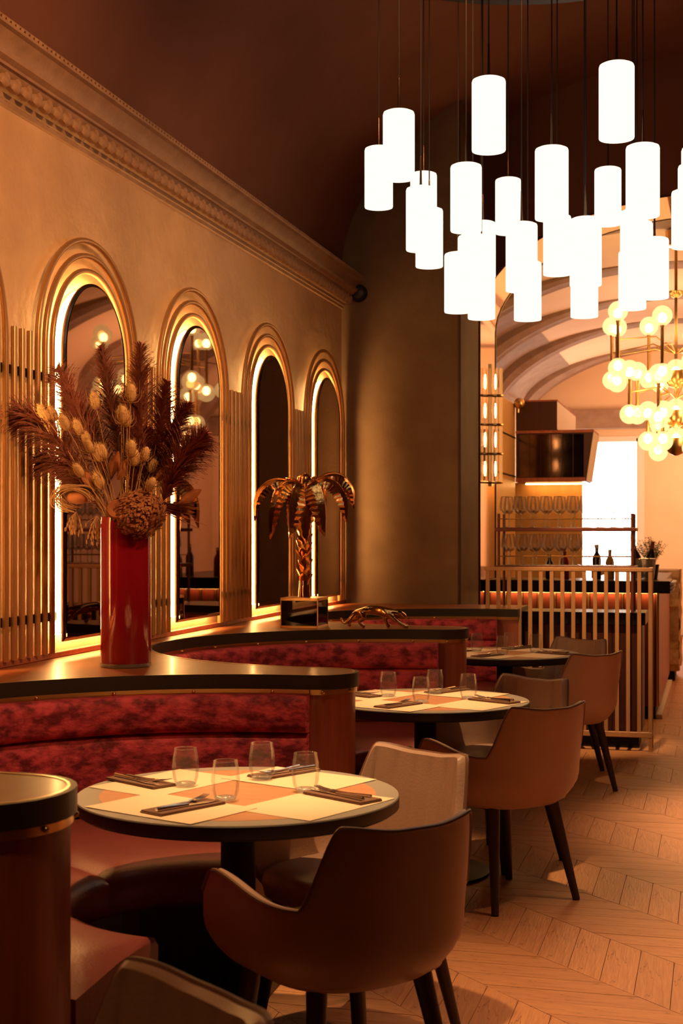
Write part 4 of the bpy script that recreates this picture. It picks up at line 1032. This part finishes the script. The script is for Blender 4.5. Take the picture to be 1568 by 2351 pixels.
MB().prism([(-1.208, 1.985), (-1.20, 1.985), (-1.130, 2.452), (-1.138, 2.452)], 0.0, 1).xf(Matrix(((1, 0, 0, 0), (0, 0, 0.62, 0), (0, 1, 0, 0), (0, 0, 0, 1)))).build('side_panel', M['white'], lc, smooth=False)
MB().box(-1.86, -1.25, 0.50, 0.515, 1.965, 1.974).build('led_strip', M['underled'], lc, smooth=False)
bl = thing('brass_wall_ball', 'brass ball on the honey panel edge under the vault', 'wall lamp', (-1.895, 13.9, 2.74))
MB().ellipsoid((0.05, 0, 0), 0.055, 0.055, 0.055, 18, 12).build('ball', M['brass'], bl); MB().tube([(0.04, 0, -0.05), (0.04, 0, -0.09)], 0.012, 8).build('ball_stem', M['brass'], bl)
# sconce of glass tubes on the arch jamb
SX, SY = -1.75, 11.70
sco = thing('tube_sconce', 'tall brass sconce of lit glass tubes on the mirrored arch jamb', 'sconce', (SX, SY, 0))
tubem = MB().lathe([(0.009, 0), (0.009, 0.215)], 8).mesh('glass_tube', M['sconceglow'])
MB().box(-0.045, -0.028, -0.03, 0.03, 1.86, 2.87).build('back_plate', M['brass'], sco, smooth=False)
for k in range(4):
    z = 1.895+0.24*k
    ring = MB().lathe([(0.060, z-0.012), (0.066, z-0.012), (0.066, z), (0.060, z), (0.060, z-0.012)], 20).build('brass_ring', M['brass'], sco)
    MB().lathe([(0.004, z+0.05), (0.008, z+0.09), (0.008, z+0.13), (0.003, z+0.17)], 8).build('lamp_core', M['bulb'], sco)
    for j in range(9):
        a = 2*PI*j/9+0.2; inst('glass_tube', tubem, sco, (0.050*math.cos(a), 0.050*math.sin(a), z+0.004))
# globe chandelier in the bar room
GX, GY = -0.32, 12.60
ch = thing('globe_chandelier', 'brass chandelier of glowing globes hanging in the bar room', 'chandelier', (GX, GY, 0))
MB().tube([(0, 0, 2.22), (0, 0, bz(GX)-0.0)], 0.014, 10).build('stem', M['brass'], ch)
MB().lathe([(0.002, 3.50), (0.03, 3.505), (0.055, 3.53), (0.062, 3.56)], 18).build('ceiling_cup', M['brass'], ch)
MB().lathe([(0.09, bz(GX)-0.02), (0.09, bz(GX)-0.15), (0.02, bz(GX)-0.17)], 18).build('ceiling_rose', M['brass'], ch)
globe = MB().ellipsoid((0, 0, 0), 0.084, 0.084, 0.084, 18, 14).mesh('globe', M['bulbglass'])
bulb = MB().ellipsoid((0, 0, 0), 0.036, 0.036, 0.042, 12, 8).mesh('bulb', M['bulb'])
def add_globe(c, s_, z, up):
    g = inst('globe', globe, ch, (c, s_, z)); inst('bulb', bulb, g, (0, 0, -0.02*up))
for (na, rad, zt, zb_, ph) in ((10, 0.61, 3.30, 2.82, 0.15), (8, 0.43, 2.86, 2.48, 0.4), (6, 0.29, 2.50, 2.24, 0.1)):
    zc = (zt+zb_)/2
    for k in range(na):
        a = ph+2*PI*k/na+0.08*math.sin(k*5); rr = rad*(1-0.18*(k % 2)); dz = 0.05*math.sin(k*2.3)
        c, s_ = math.cos(a)*rr, math.sin(a)*rr
        ar = MB().tube([(0, 0, zc-0.04), (c*0.35, s_*0.35, zc+0.05+dz), (c, s_, zc+dz)], 0.006, 6)
        ar.build('arm', M['brass'], ch)
        rd = MB().lathe([(0.024, zb_+dz+0.06), (0.015, zb_+dz+0.10), (0.015, zt+dz-0.10), (0.026, zt+dz-0.06)], 10, (c, s_, 0)).build('globe_rod', M['brass'], ch)
        add_globe(c, s_, zt+dz, 1); add_globe(c, s_, zb_+dz, -1)
    add_globe(0, 0, zb_+0.07, 1)
    n = 24; cup = MB(); cup.loft([[((r_*(1+0.06*(j % 2)))*math.cos(2*PI*j/n), (r_*(1+0.06*(j % 2)))*math.sin(2*PI*j/n), zb_+z) for j in range(n)] for r_, z in ((0.012, -0.10), (0.055, -0.08), (0.10, -0.02), (0.115, 0.05))], True, False)
    cup.build('fluted_cup', M['brass'], ch)
# things on the bar top
def bottle(x, y, lab, m, h=0.29, r_=0.036):
    t = thing('bottle', lab, 'bottle', (x, y, 1.0975), 0, 'bottles on the bar')
    MB().lathe([(r_*0.9, 0), (r_, 0.006), (r_, h*0.58), (r_*0.8, h*0.68), (0.014, h*0.78), (0.0135, h*0.97), (0.012, h)], 16).build('bottle_body', m, t)
    MB().lathe([(0.0155, h*0.90), (0.0155, h*1.005), (0.002, h*1.008)], 12).build('stopper', M['brass'], t)
for i, (px, m, lab, h) in enumerate([(1297, M['redbottle'], 'red bottle on the bar seen through the rack', .25), (1370, M['bottle'], 'dark bottle on the bar seen through lower rack shelf', .28), (1262, M['bottle'], 'short dark bottle on the bar near the pier end', .20), (1400, M['yellowwood'], 'amber bottle on the bar near the window', .24)]):
    k = (px-784)/F; d = 11.75/(k*SA+CA); bottle(d*(k*CA-SA), 11.75, lab, m, h)
bx = -0.55; by = 11.72
bk = thing('ice_bucket', 'glass bottle bucket on the bar end beside the plant', 'bucket', (bx, by, 1.0975))
MB().lathe([(0.075, 0), (0.080, 0.004), (0.098, 0.17), (0.094, 0.17), (0.076, 0.01), (0.01, 0.008)], 28).build('bucket_wall', M['glassbase'], bk)
MB().tube([(0.098*math.cos(2*PI*j/28), 0.098*math.sin(2*PI*j/28), 0.17) for j in range(28)], 0.004, 6, True).build('bucket_rim', M['steel'], bk)
for i, (dx, dy, lx, lab) in enumerate([(-0.03, 0.0, -0.18, 'dark wine bottle leaning in the bucket'), (0.035, 0.02, 0.12, 'wine bottle upright in the bucket by the plant')]):
    t = thing('wine_bottle', lab, 'bottle', (bx+dx, by+dy, 1.11), 0, 'bottles in the bucket'); t.rotation_euler = (0.05, lx, 0)
    MB().lathe([(0.034, 0), (0.037, 0.006), (0.037, 0.17), (0.028, 0.205), (0.014, 0.235), (0.0135, 0.29)], 16).build('bottle_body', M['bottle'], t)
    MB().lathe([(0.0155, 0.235), (0.0155, 0.298), (0.002, 0.30)], 12).build('foil', M['endwood'], t)
pl = thing('potted_plant', 'feathery green plant in a dark pot on the bar end', 'plant', (-0.50, 11.90, 1.0975))
MB().lathe([(0.05, 0), (0.065, 0.12), (0.06, 0.12), (0.01, 0.11)], 20).build('pot', M['stone'], pl)
b = MB(); r = random.Random(6)
for k in range(60):
    a = r.uniform(0, 2*PI); e = r.uniform(.7, 1.45); l = r.uniform(.14, .26); d = Vector((math.cos(a)*math.cos(e), math.sin(a)*math.cos(e), math.sin(e)))
    b.tube([Vector((0, 0, .11)), Vector((0, 0, .11))+d*l], [0.0014, 0.0008], 3)
    for q in range(10):
        p = Vector((0, 0, .11))+d*l*(0.3+0.07*q); n = Vector((r.gauss(0, 1), r.gauss(0, 1), r.gauss(0, .6))).normalized(); w = n.orthogonal()*0.003
        b.add([p-w, p+w, p+n*0.03], [(0, 1, 2)])
stuff(b.build('foliage', M['leaf'], pl, smooth=False))
